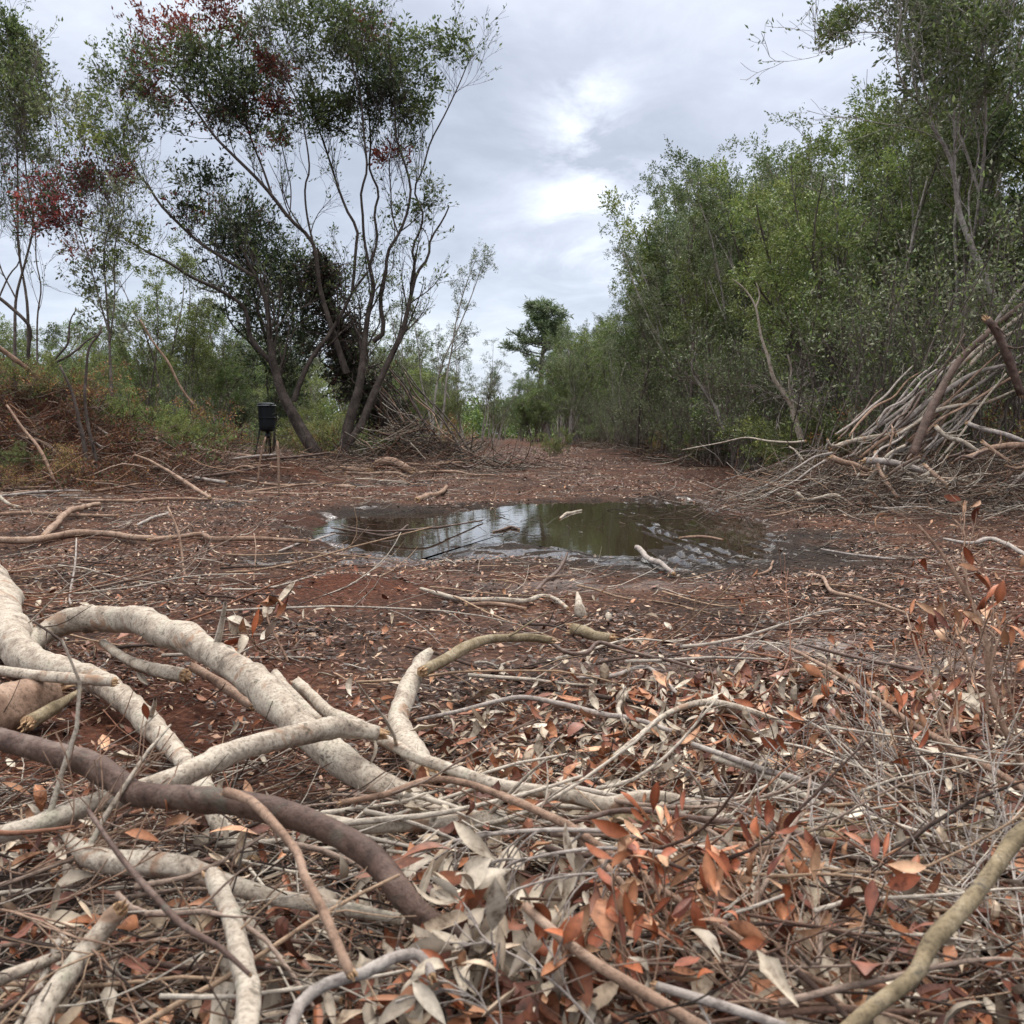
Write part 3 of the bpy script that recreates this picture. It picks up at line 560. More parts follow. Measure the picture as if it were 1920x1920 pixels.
l1_cl = [(8, 35, 20, 12, G1), (25, 70, 24, 16, G1), (12, 110, 30, 22, G1), (45, 110, 28, 16, G1), (55, 140, 26, 14, GG), (20, 160, 38, 24, G1), (62, 175, 22, 10, G1), (30, 210, 42, 22, GG), (62, 222, 24, 9, G1), (15, 255, 30, 10, GG), (75, 275, 18, 5, G1), (-5, 300, 24, 8, G1), (-25, 180, 40, 20, G1), (80, 300, 15, 4, GG)]
hero_tree('slender_tree', 'tall slender tree with crossing thin stems, leftmost in the photo', at(50, 725, 17)[0], l1_st, l1_cl, M_STEM, 7, .07, 17.)
l2_st = [([(212, 775), (207, 690), (205, 640), (200, 560), (195, 490), (200, 440), (215, 390), (190, 340), (180, 280), (170, 230)], (9, 7, 5, 3), 15.5, 15.6), ([(206, 640), (215, 560), (215, 470), (230, 400), (235, 330)], (6, 4, 3), 15.5, 16), ([(203, 620), (180, 540), (165, 480), (140, 400), (115, 330), (110, 260), (100, 200)], (6, 4, 2.5), 15.5, 15)]
l2_cl = [(92, 210, 22, 8, G1), (135, 200, 24, 8, GG), (170, 225, 28, 9, G1), (215, 205, 24, 8, G1), (150, 262, 26, 9, G2), (198, 265, 34, 14, G1), (165, 335, 34, 18, RD + G3), (205, 330, 28, 14, RD), (88, 360, 42, 13, RD + G3[:2]), (75, 395, 38, 12, RD + G3 + G1[:1]), (115, 405, 34, 18, DR), (145, 350, 25, 8, RD), (235, 345, 28, 7, GG), (200, 410, 30, 8, GG), (145, 470, 24, 8, RD + GG), (180, 500, 34, 9, GG), (170, 545, 30, 7, G1), (235, 440, 32, 9, G2), (250, 470, 26, 7, G1), (210, 590, 36, 8, GG), (180, 620, 28, 5, GG)]
hero_tree('young_tree', 'thin young tree with dark red upper sprays, right of the leftmost tree', at(212, 775, 15.5)[0], l2_st, l2_cl, M_STEM, 8, .062, 15.5)
# pale tree leaning over the right heap
p_st = [([(1905, 760), (1895, 680), (1873, 587), (1847, 520), (1820, 457), (1797, 393), (1790, 333), (1777, 283), (1753, 247), (1743, 207), (1733, 160), (1720, 110), (1690, 70), (1650, 60), (1600, 62), (1560, 60)], (26, 24, 18, 14, 8, 4, 2), 10.6, 10.4),
        ([(1790, 320), (1790, 250), (1788, 215), (1800, 187), (1795, 130), (1800, 60), (1810, -10)], (11, 8, 5), 10.5, 10.8), ([(1745, 215), (1720, 190), (1690, 150), (1680, 90), (1690, 20), (1680, -30)], (8, 6, 4), 10.4, 10), ([(1788, 230), (1770, 190), (1765, 120), (1750, 40), (1740, -20)], (6, 5, 3), 10.5, 11), ([(1790, 290), (1830, 220), (1850, 140), (1845, 40)], (6, 5, 3), 10.5, 10.2)]
p_cl = [(1575, 45, 20, 10, G1), (1600, 30, 16, 7, G1), (1555, 62, 10, 5, G1), (1700, 40, 40, 14, GG + G1), (1740, 80, 40, 14, GG), (1790, 60, 45, 18, G1), (1840, 70, 45, 20, G1), (1720, 150, 34, 9, GG), (1760, 170, 40, 12, G1), (1830, 150, 40, 14, G1), (1680, 10, 34, 10, GG), (1850, 20, 50, 20, G1), (1770, 10, 45, 16, G1), (1700, 210, 30, 6, GG)]
hero_tree('pale_tree', 'pale-barked tree leaning over the brush heap, trunk forked near its top', at(1905, 760, 10.6)[0], p_st, p_cl, M_PALETR, 9, .055, 10.6, twig=.8)
# bare pale snag
r_ = empty('dead_snag', at(1502, 820, 12.5)[0], 'thin pale dead snag standing bare at the wood edge left of the heap', 'dead tree')
tb = MB(); b0 = np.array(r_.location)
for pts, wd in [([(1502, 822), (1490, 783), (1483, 760), (1466, 733), (1450, 707), (1440, 670), (1427, 630), (1417, 577), (1397, 543), (1373, 523)], (13, 9, 7, 4, 2)), ([(1417, 577), (1424, 555), (1418, 530)], (4, 2)), ([(1485, 765), (1480, 720), (1484, 695), (1477, 665)], (6, 4, 3)), ([(1490, 783), (1500, 770), (1540, 790)], (4, 2))]:
    P, R_ = trace(pts, wd, Y=12.5); tubes(tb, P - b0, R_, 7)
tb.build('trunk', M_WHITE, r_)
bb = MB(); S0 = np.tile(at(1475, 745, 12.5)[0], (26, 1)) + rng.normal(size=(26, 3)) * .03; P = paths(S0, rng.normal(size=(26, 3)) * [1, .6, .6] + [0.3, 0, .1], rng.uniform(.4, .8, 26), 7, .15, .02)
Q = np.full((26, 7), .004); tubes(bb, P - b0, Q, 3); P2, Q2 = child(P, Q, 6, .2, 1, .6, .35, 5, .15, .02); tubes(bb, P2 - b0, np.maximum(Q2, .002), 3); bb.build('branches', M_GREY, r_)
for lab, pts, wd, Y_, mk in [('pale forked trunk standing at the edge of the wood, above the short dark shrub', [(1600, 830), (1598, 740), (1600, 690), (1595, 600), (1590, 560), (1573, 520), (1570, 430), (1560, 340)], (9, 8, 6, 3), 13.5, M_PALETR),
    ('pale trunk leaning right out of the wood edge', [(1625, 780), (1645, 735), (1650, 690), (1668, 620), (1692, 540), (1715, 430), (1740, 330)], (11, 9, 7, 3), 13, M_PALETR),
    ('slim spotted trunk crossing the leaning pale trunk', [(1660, 800), (1668, 700), (1690, 600), (1700, 520), (1712, 420), (1705, 330)], (7, 6, 3), 13.6, M_PALETR),
    ('dark slim trunk left of the pale forked trunk', [(1540, 840), (1545, 760), (1560, 640), (1575, 560), (1590, 470), (1640, 390)], (6, 5, 3), 14, M_STEM),
    ('tall slim grey trunk over the thicket beside the track', [(1300, 850), (1296, 760), (1300, 640), (1290, 520), (1305, 400), (1310, 320)], (7, 6, 3), 21, M_STEM),
    ('curving pale sapling leaning left over the thicket', [(1358, 810), (1345, 770), (1322, 735), (1302, 705), (1297, 680), (1305, 660)], (7, 5, 3), 15, M_PALETR),
    ('thin dark sapling with spread twigs beside the track', [(1195, 850), (1200, 760), (1215, 690), (1205, 620), (1190, 560)], (5, 4, 2.5), 27, M_TRUNK),
    ('thin pale trunk deep in the wood behind the heap', [(1790, 760), (1785, 640), (1795, 540), (1790, 430), (1800, 330)], (8, 7, 5), 12.6, M_PALETR)]:
    P, R_ = trace(pts, wd, Y=Y_, n=26); r_ = empty('bare_sapling', P[0], lab, 'sapling'); b0 = P[0]; tb, bb = MB(), MB(); tubes(tb, P[None] - b0, R_[None], 7); tb.build('trunk', mk, r_)
    A_, Q_ = child(P[None], R_[None], 14, .3, 1, .55, 1.1, 8, .12, .08, .45, rng); tubes(bb, A_ - b0, np.maximum(Q_, .003), 4); B_, Q2 = child(A_, Q_, 5, .2, 1, .6, .5, 5, .12, .05, .6, rng); tubes(bb, B_ - b0, np.maximum(Q2, .002), 3); bb.build('branches', M_STEM, r_)
    lb = MB(); leaf4(lb, B_ - b0, 7, .055, rng, G1 + GG); lb.build('crown', M_LEAF, r_, smooth=False)
# leaning vine-covered trunk behind the big tree
r_ = empty('leaning_snag', at(730, 800, 19)[0], 'broken leaning trunk smothered in black vines, resting on the brush pile', 'dead tree'); b0 = np.array(r_.location); tb = MB()
P, R_ = trace([(730, 800), (700, 755), (665, 700), (640, 640), (615, 560), (592, 470)], (26, 22, 18, 14), Y=19, n=26); tubes(tb, P - b0, R_, 7); tb.build('trunk', M_TRUNK, r_)
bb = MB(); T1, Q1 = child(P[None], R_[None] * .3, 230, 0, .93, 1.1, .8, 8, .22, -.04, .5, rng); tubes(bb, T1 - b0, np.clip(Q1 * 2, .008, .018), 3)
T2, Q2 = child(T1, Q1, 6, .1, 1, .9, .55, 5, .2, -.02, .6, rng); tubes(bb, T2 - b0, np.full_like(Q2, .006), 3); bb.build('vines', M_TRUNK, r_)
lb = MB(); leaf4(lb, T2[::2] - b0, 12, .08, rng, G3 + BR[1:2], clump=rng.uniform(.6, 1.2, len(T2[::2]))); lb.build('leaves', M_LEAF, r_, smooth=False)

# ---------------------------------------------------------------- right wood
def skyline(px): return np.interp(px, [940, 980, 1060, 1100, 1160, 1200, 1250, 1300, 1340, 1370, 1410, 1440, 1500, 1580, 1640, 1700, 1760, 2400], [700, 670, 630, 590, 565, 500, 420, 300, 300, 400, 310, 300, 230, 190, 180, 110, -60, -300])
GR = 'trees of the wood right of the track'
LB = {'slender': 'slender multi-stemmed green tree in the wood', 'bushy': 'bushy leafy green tree in the wood', 'light': 'loose yellow-green tree in the wood', 'airy': 'thin pale-stemmed tree with sparse crown in the wood', 'dark': 'dark evergreen tree with dense crown in the wood'}
BAND = [(0, 14, 'close behind the brush heap'), (14, 24, 'right of the puddle along the track'), (24, 45, 'farther along the right of the track'), (45, 200, 'far down the right of the track')]
def bandof(y): return next(c for a_, b_, c in BAND if a_ <= y < b_)
row = 0
for xoff, st in [(0, .85), (1.3, 1.0), (2.8, 1.6), (4.6, 2.2)]:
    y = 8.2 + xoff * .8
    while y < 66 - xoff * 4:
        x = 5.0 + xoff + rng.normal() * .35 + (.5 if y < 13 else 0); yy = y + rng.normal() * .25
        px = 960 + x / yy * FPX
        if px < 2150 and not (1640 < px < 1990 and yy < 11.6) and not (1370 < px < 1540 and yy < 13.2):
            hh = .65 + (812 - skyline(px - (1400 / yy if px < 1600 else 20))) / FPX * yy
            hh = min(max(hh * rng.uniform(.80, 1.0), 3.2), 10.5)
            near = yy < 24
            kd = rng.choice(['slender', 'bushy', 'light', 'airy', 'dark'], p=([.44, .12, .08, .16, .20] if yy < 15 else [.44, .12, .12, .22, .10]) if near else [.38, .10, .22, .28, .02])
            place(kd, x, yy, hh, LB[kd] + ', ' + bandof(yy), 'tree', GR + ', ' + bandof(yy), wide=1.0 if near else 1.05)
        y += st * (0.85 + .035 * y) * rng.uniform(.8, 1.25)
# understory along the edge
y = 9.5
while y < 55:
    x = 4.35 + rng.normal() * .3 + (.35 if y < 13 else 0)
    kd = rng.choice(['shrub', 'bare', 'yshrub', 'red'], p=[.12, .68, .08, .12])
    nm = {'shrub': 'green leafy shrub', 'bare': 'leafless twiggy thicket', 'yshrub': 'yellow-green shrub', 'red': 'rusty brown shrub'}[kd]
    place(kd, x, y, {'shrub': 1.6, 'bare': 2.6, 'yshrub': 1.3, 'red': 1.1}[kd] * rng.uniform(.7, 1.2), nm + ' at the foot of the wood, ' + bandof(y), 'shrub', 'shrubs at the foot of the wood, ' + bandof(y))
    y += rng.uniform(.35, .75) * (.6 + .05 * y)
for y in np.arange(10, 40, 1.1):
    x = 5.4 + rng.normal() * .5
    place('bare', x, y, rng.uniform(2.6, 3.6), 'leafless twiggy thicket inside the wood, ' + bandof(y), 'shrub', 'shrubs inside the wood, ' + bandof(y))
for i in range(16):
    y = rng.uniform(44, 80); x = rng.uniform(2.6, 4.4); pxx = 960 + x / y * FPX; kd = rng.choice(['light', 'bushy', 'slender', 'airy'])
    place(kd, x, y, (.65 + (812 - np.interp(pxx, [980, 1030, 1080, 1130], [672, 640, 612, 600])) / FPX * y) * rng.uniform(.8, 1), {'light': 'yellow-green rounded tree', 'bushy': 'full green tree', 'slender': 'slender green tree', 'airy': 'thin sparse tree'}[kd] + ' at the far left end of the right wood', 'tree', 'trees at the far end of the right wood', wide=1.15)
place('pine', 2.45, 72, 11.6, 'round-headed tall pine rising alone above the far wood', wide=1.6)
place('pine', 6.3, 40, 9.3, 'pine with soft top showing above the middle of the right wood', wide=.9)
place('shrub', 3.95, 12.9, 1.25, 'dark leafy shrub at the left foot of the brush heap', 'shrub', wide=1.2)
place('shrub', 4.9, 12.0, 1.6, 'tall green shrub directly behind the brush heap', 'shrub', wide=1.1)
place('yshrub', 1.25, 27.5, .9, 'small green bush standing alone at the right end of the track', 'shrub')
# far end of the track and left background
for i in range(26):
    y = rng.uniform(50, 85); x = rng.uniform(-14, 3.5) * (1 if i % 2 else .5); kd = rng.choice(['light', 'bushy', 'airy', 'slender'])
    hh = .65 + (812 - np.interp(960 + x / y * FPX, [500, 750, 850, 940, 990, 1100], [640, 660, 710, 748, 710, 640])) / FPX * y * rng.uniform(.75, 1)
    place(kd, x, y, max(hh, 2.5), {'light': 'hazy yellow-green tree', 'bushy': 'hazy rounded tree', 'airy': 'thin sparse tree', 'slender': 'slender grey-green tree'}[kd] + ' beyond the end of the track', 'tree', 'trees beyond the end of the track', wide=1.3)
for (px, Y, top, kd, wd, lab) in [(310, 23, 480, 'light', 1.0, 'broad yellow-green tree with orange-tinged leaves left of the leaning tree'), (375, 26, 560, 'light', 1.1, 'pale green tree showing left of the dark evergreen'), (265, 24, 560, 'bushy', 1.0, 'bushy tree at the left flank of the broad yellow-green tree'), (430, 24, 600, 'bushy', 1.0, 'green tree behind the feeder'),
    (640, 24, 560, 'airy', 1.0, 'sparse tree seen between the stems of the leaning tree'), (745, 25, 520, 'airy', 1.0, 'thin tree directly right of the leaning tree'), (812, 24, 478, 'airy', 1.0, 'tall thin pale-trunked tree right of the leaning tree'), (870, 38, 610, 'airy', 1.1, 'wispy tree left of the track end'), (905, 40, 640, 'airy', 1.2, 'wispy small tree beside the track end'), (925, 44, 690, 'slender', 1.2, 'short bushy-topped tree nearest the track end on its left'),
    (800, 34, 660, 'light', 1.4, 'rounded light green tree behind the thin pale-trunked tree'), (760, 36, 690, 'bushy', 1.2, 'low green tree right of the leaning tree'), (700, 30, 650, 'light', 1.1, 'yellow-green tree behind the brush pile'), (850, 32, 700, 'light', 1.0, 'low light green tree left of the track end'), (600, 30, 680, 'light', 1.2, 'low tree glimpsed behind the leaning trunk')]:
    x = (px - 960) / FPX * Y; place(kd, x, Y, .65 + (812 - top) / FPX * Y, lab, wide=wd)
for i in range(34):
    y = rng.uniform(28, 60); px = rng.uniform(-150, 780); x = (px - 960) / FPX * y; kd = rng.choice(['bushy', 'dark', 'light', 'slender'], p=[.4, .2, .2, .2])
    place(kd, x, y, .65 + (812 - rng.uniform(600, 690)) / FPX * y, {'bushy': 'rounded green tree', 'dark': 'dark evergreen tree', 'light': 'yellow-green tree', 'slender': 'slender green tree'}[kd] + ' in the low wood beyond the left mound', 'tree', 'low wood beyond the left mound', wide=1.15)
for i in range(60):
    y = rng.uniform(12.8, 26); px = rng.uniform(-120, 880); x = (px - 960) / FPX * y
    if 560 < px < 680 and y < 19.5: continue
    if 420 < px < 600 and y < 25.5: continue
    if 530 < px < 900 and y < 18.6: continue
    if x > -1.7: continue
    kd = rng.choice(['shrub', 'yshrub', 'red', 'bare'], p=[.18, .34, .34, .14]); nm = {'shrub': 'green shrub', 'yshrub': 'yellow-green shrub', 'red': 'rusty brown shrub', 'bare': 'leafless twiggy thicket'}[kd]
    wh = 'behind the left mound' if px < 430 else 'around the leaning tree and brush pile'
    place(kd, x, y, rng.uniform(.8, 1.5) * (1.4 if kd == 'bare' else 1), nm + ' ' + wh, 'shrub', 'shrubs ' + wh)
for (px, Y, h_, kd, lab) in [(640, 21, 1.1, 'yshrub', 'bright yellow-green shrub between the two leaning trunks'), (590, 26, 1.0, 'yshrub', 'bright green shrub right of the black feeder'), (695, 17.2, .55, 'shrub', 'small green shrub beside the base of the right trunk'), (15, 12.2, .8, 'red', 'rust-brown fern-like shrub on the left mound'), (90, 12.6, .7, 'yshrub', 'yellow-green shrub on top of the left mound'), (160, 12.8, .8, 'red', 'orange-brown shrub on the right flank of the left mound'), (240, 13.5, .9, 'yshrub', 'yellow shrub behind the fallen poles on the left'), (60, 11.2, .45, 'shrub', 'low green shrub at the foot of the left mound'), (125, 11.0, .5, 'red', 'brown tangled shrub around the dark saplings'), (330, 14.5, .7, 'shrub', 'green shrub behind the low berm'), (1480, 13, .7, 'bare', 'grey twiggy bush at the foot of the dead snag'), (30, 10.4, .4, 'red', 'low rust-coloured shrub nearest the left edge'), (840, 20, .6, 'bare', 'bare brown bush right of the brush pile'), (200, 13.6, .9, 'yshrub', 'yellow-green shrub behind the two dark saplings'), (285, 13.9, .8, 'yshrub', 'bright green shrub above the grey log on the left berm'), (40, 13.2, .9, 'shrub', 'green shrub under the leftmost slender tree'), (120, 13.4, .8, 'shrub', 'dark green shrub crowning the left mound'), (380, 15.5, .8, 'yshrub', 'green shrub left of the feeder, behind the berm'), (345, 13.2, .5, 'yshrub', 'small yellow shrub in front of the berm logs'), (735, 18.2, .75, 'shrub', 'green leafy shrub growing through the brush pile'), (800, 18.6, .7, 'red', 'russet shrub on the right slope of the brush pile'), (770, 17.6, .45, 'yshrub', 'low yellow-green shrub on the brush pile')]:
    x = (px - 960) / FPX * Y; place(kd, x, Y, h_, lab, 'shrub', wide=1.2)
for k_, lst in PR.items():
    for o in lst:
        if o.name not in used:
            for c_ in KIDS[o.name]: bpy.data.objects.remove(c_)
            bpy.data.objects.remove(o)

# far-off wood
g = np.random.default_rng(77); lb = MB()
for (n_, xa, xb, ya, yb, h0, h1, lz) in [(900, -110, 90, 95, 150, 4, 9, .38), (420, 14, 60, 20, 95, 4, 8, .3), (420, -70, -22, 60, 95, 3.5, 6, .24)]:
    cx = g.uniform(xa, xb, n_); cy = g.uniform(ya, yb, n_); hh = g.uniform(h0, h1, n_)
    hh = np.where(np.abs(cx) < 9, hh * .55, hh); k = 80; zc_ = g.random((n_, k)) ** .8 * hh[:, None]; rr = 1.6 * np.sqrt(np.clip(1 - (zc_ / hh[:, None]) ** 3, 0.02, 1))
    th = g.uniform(0, 6.28, (n_, k)); q = g.random((n_, k)) ** .5 * rr
    C = np.stack([cx[:, None] + np.cos(th) * q, cy[:, None] + np.sin(th) * q, zc_], -1).reshape(-1, 1, 3)
    tw = C + np.array([0, 0, .3]) * np.linspace(0, 1, 2)[None, :, None] + g.normal(size=(len(C), 2, 3)) * .25
    leaf4(lb, tw, 3 if lz > .3 else 5, lz, g, G1 + G2[:2], .6, 0, .2, clump=g.uniform(.7, 1.3, len(C)))
tag(lb.build('distant_wood', M_LEAF, smooth=False), 'far-off low wood behind the trees on both sides', 'wood', kind='stuff')
# undergrowth
g = np.random.default_rng(78); lb = MB(); sb = MB()
n_ = 4200; y = g.uniform(12, 60, n_); side = g.random(n_) < .5
x = np.where(side, 4.6 + g.exponential(1.6, n_), -2.6 - .02 * y - g.exponential(4.5, n_))
pq = 960 + x / y * FPX; k_ = ~(((pq > 430) & (pq < 600) & (y < 24.6)) | ((pq > 530) & (pq < 900) & (y < 18))); x, y = x[k_], y[k_]; n_ = len(x)
S0 = np.stack([x, y, hgt(x, y) - .02], 1); P = paths(S0, np.c_[g.normal(size=(n_, 2)) * .5, np.ones(n_)], g.uniform(.3, .9, n_), 6, .12, .0, g)
tubes(sb, P, np.full((n_, 6), .004), 3, 0, np.repeat([[.16, .11, .08]], n_, 0)); P2, Q2 = child(P, np.full((n_, 6), .004), 5, .2, 1, .7, .3, 4, .15, 0, .7, g)
tubes(sb, P2, np.full_like(Q2, .0025), 3, 0, np.repeat([[.15, .10, .08]], len(P2), 0)); leaf4(lb, P2, 6, .06, g, G1 + G2 + YB[2:] + BR[:1], clump=np.repeat(g.uniform(.6, 1.3, n_), 5))
n_ = 520; x = g.normal(-5.3, 1.3, n_); y = g.normal(11.9, .9, n_); k_ = x < -4.2; x, y = x[k_], y[k_]; n_ = len(x); S0 = np.stack([x, y, hgt(x, y) - .02], 1)
P = paths(S0, np.c_[g.normal(size=(n_, 2)) * .8, np.ones(n_)], g.uniform(.12, .4, n_), 6, .16, -.03, g); tubes(sb, P, np.full((n_, 6), .004), 3, 0, np.repeat([[.14, .07, .045]], n_, 0))
P2, Q2 = child(P, np.full((n_, 6), .004), 6, .1, 1, .9, .22, 4, .15, -.03, .7, g); tubes(sb, P2, np.full_like(Q2, .0025), 3, 0, np.repeat([[.16, .07, .045]], len(P2), 0)); leaf4(lb, P2, 5, .045, g, BR + BR + YB[1:2] + G1[:1], clump=np.repeat(g.uniform(.4, 1.2, n_), 6))
tag(lb.build('undergrowth_leaves', M_LEAF, smooth=False), 'low leafy undergrowth at the feet of the trees', 'undergrowth', kind='stuff')
tag(sb.build('undergrowth_stems', M_TWIG), 'thin brown stems of the undergrowth', 'undergrowth', kind='stuff')

# ---------------------------------------------------------------- feeder
F0 = at(502, 847, 24)[0]; F0[2] = float(hgt(F0[0], F0[1])) if False else F0[2]
def plain(name, col, rough, spec=.5, ns=30.):
    m_, t, b = mat(name); tcn = nd(t, 'ShaderNodeTexCoord'); n = nd(t, 'ShaderNodeTexNoise', {'Vector': tcn.outputs['Object'], 'Scale': ns, 'Detail': 5.})
    t.links.new(crmp(t, n.outputs[0], [(.3, tuple(c * .75 for c in col)), (.7, tuple(min(1, c * 1.2) for c in col))]), b.inputs['Base Color']); b.inputs['Roughness'].default_value = rough; b.inputs['Specular IOR Level'].default_value = spec
    return m_
M_BK = plain('black_plastic', (.010, .012, .016), .6, .25); M_RIM = plain('pale_lid_rim', (.38, .42, .46), .4); M_LG = plain('dark_steel', (.02, .018, .018), .5)
def lathe(mb, prof, S=28, mt=0):
    prof = np.array(prof); a = np.arange(S) / S * 2 * np.pi
    V = np.stack([prof[:, 0, None] * np.cos(a), prof[:, 0, None] * np.sin(a), np.repeat(prof[:, 1, None], S, 1)], -1).reshape(-1, 3)
    i = np.arange(len(prof) - 1)[:, None] * S; j = np.arange(S)[None]; j2 = (j + 1) % S
    mb.add(V, np.stack([i + j, i + j2, i + S + j2, i + S + j], -1).reshape(-1, 4), mt)
F0 = np.array([F0[0], F0[1], float(hgt(F0[0], F0[1]))]); ftop = at(502, 755, 24)[0][2] - F0[2]; s_ = ftop
fr = empty('game_feeder', F0, 'black barrel feeder on tripod legs left of the leaning trunks', 'feeder')
bw = .215; b1 = s_ * .46
mb = MB(); lathe(mb, [(.0, b1), (bw * .55, b1), (bw * .86, b1 + .05), (bw * .93, b1 + .12), (bw * .95, b1 + s_ * .24), (bw * 1.02, b1 + s_ * .245), (bw * 1.02, b1 + s_ * .265), (bw * .97, b1 + s_ * .27), (bw, b1 + s_ * .48), (bw * .9, b1 + s_ * .49), (0, b1 + s_ * .49)]); mb.build('barrel', M_BK, fr, smooth=False)
mb = MB(); lathe(mb, [(bw * .9, b1 + s_ * .475), (bw * 1.07, b1 + s_ * .475), (bw * 1.08, b1 + s_ * .495), (bw * 1.03, b1 + s_ * .50), (bw * 1.03, b1 + s_ * .52), (bw * 1.0, b1 + s_ * .53), (0, s_)]); ld = mb.build('lid', M_BK, fr)
mb = MB(); tubes(mb, np.array([[math.cos(a) * bw * 1.085, math.sin(a) * bw * 1.085, b1 + s_ * .487] for a in np.linspace(0, 2 * math.pi, 40)]), np.full(40, .008), 6)
tubes(mb, np.array([[math.cos(a) * bw * 1.03, math.sin(a) * bw * 1.03, b1 + s_ * .525] for a in np.linspace(0, 2 * math.pi, 40)]), np.full(40, .008), 6); mb.build('rim', M_RIM, ld)
for a_ in (R(200), R(-20), R(90)):
    mb = MB(); d_ = np.array([math.cos(a_), math.sin(a_), 0]); P = np.array([d_ * bw * .8 + [0, 0, b1 + .2], d_ * bw * .85 + [0, 0, b1 + .05], d_ * bw * 1.15 + [0, 0, b1 * .5], d_ * bw * 1.6 + [0, 0, -.06]])
    P, Q = smooth(P, np.full(4, .017), .05); tubes(mb, P, Q, 8, caps=True); mb.build('leg', M_LG, fr)
mb = MB(); lathe(mb, [(0, b1 - .17), (.06, b1 - .17), (.062, b1 - .06), (.04, b1 - .055), (.035, b1 + .01)], 16); dp_ = mb.build('dispenser', M_LG, fr)
mb = MB(); lathe(mb, [(0, b1 - .2), (.10, b1 - .195), (.11, b1 - .18), (0, b1 - .178)], 20); mb.build('spinner_plate', M_LG, dp_)

# ---------------------------------------------------------------- logs and branches
def stick(name, label, pts, wpx, m_, Y=None, z=None, cat='branch', group=None, S=9, knots=True, cut=True, g=rng, twigs=0, off=0.):
    """a single branch or log, its course read from the photograph"""
    step = .03 if z is not None else .08
    P, R_ = trace(pts, wpx, Y=Y, z=z, step=step)
    n = len(P); big = R_.max() > .006 and z is not None
    if big: P, R_ = resample(P, R_, min(220, int(n * 1.8))); n = len(P)
    if big: R_ = R_ * .90
    ks_ = 9 if big else 4; kn = np.arange(0, n + ks_, ks_); P = P + np.stack([np.interp(np.arange(n), kn, g.normal(size=len(kn))) for _ in range(3)], 1) * (np.where(R_ > .02, .10, .24))[:, None] * R_[:, None]
    R_ = R_ * (1 + .07 * np.interp(np.arange(n), np.arange(0, n + 8, 8), g.normal(size=len(np.arange(0, n + 8, 8)))))
    for k in g.integers(1, max(2, n - 2), max(1, n // 16)): R_[k] *= 1.10; R_[min(k + 1, n - 1)] *= 1.05
    if Y is not None: P[:, 2] = np.maximum(P[:, 2], hgt(P[:, 0], P[:, 1]) + R_ * .5)
    loc = P[0].copy(); mb = MB(); tubes(mb, P, R_, S, 0, None, True, 1 if cut else 0)
    if big:
        V_ = mb.v[0]; ax_ = np.repeat(P, S, axis=0); rad = V_ - ax_; q = np.tile(np.arange(S), n); si = np.repeat(np.arange(n), S)
        mb.v[0] = ax_ + rad * (1 + .16 * fbm(si * .13, q * .7 + 50 * g.random(), int(g.integers(999)), 3) + .06 * fbm(si * .8, q * 2., int(g.integers(999)), 2))[:, None]
    if cut and R_.max() > .004:
        for e_, tn in ((0, P[0] - P[1]), (n - 1, P[-1] - P[-2])):
            tn = nrm(tn); k = 9; rr0 = R_[e_]; of = g.normal(size=(k, 3)); of = nrm(of - (of @ tn)[:, None] * tn) * rr0 * g.uniform(.25, .8, (k, 1))
            SS = P[e_] + of - tn * rr0 * .5; LL_ = rr0 * g.uniform(.8, 2.2, k)
            PP = SS[:, None] + (tn + of / rr0 * .15)[:, None] * (LL_[:, None] * np.linspace(0, 1, 4)[None])[..., None]
            tubes(mb, PP, rr0 * g.uniform(.18, .4, (k, 1)) * np.array([1, .9, .55, .08])[None], 4, 1)
    for _ in range(twigs):
        T1, Q1 = child(P[None], R_[None], 1, .1, .95, .7, .28, 5, .15, .05, .35, g); tubes(mb, T1, Q1, 5)
    o = mb.build(name, [BK[m_], M_CUT], loc=loc); tag(o, label, cat, group); return o
Z = lambda *a: list(a)
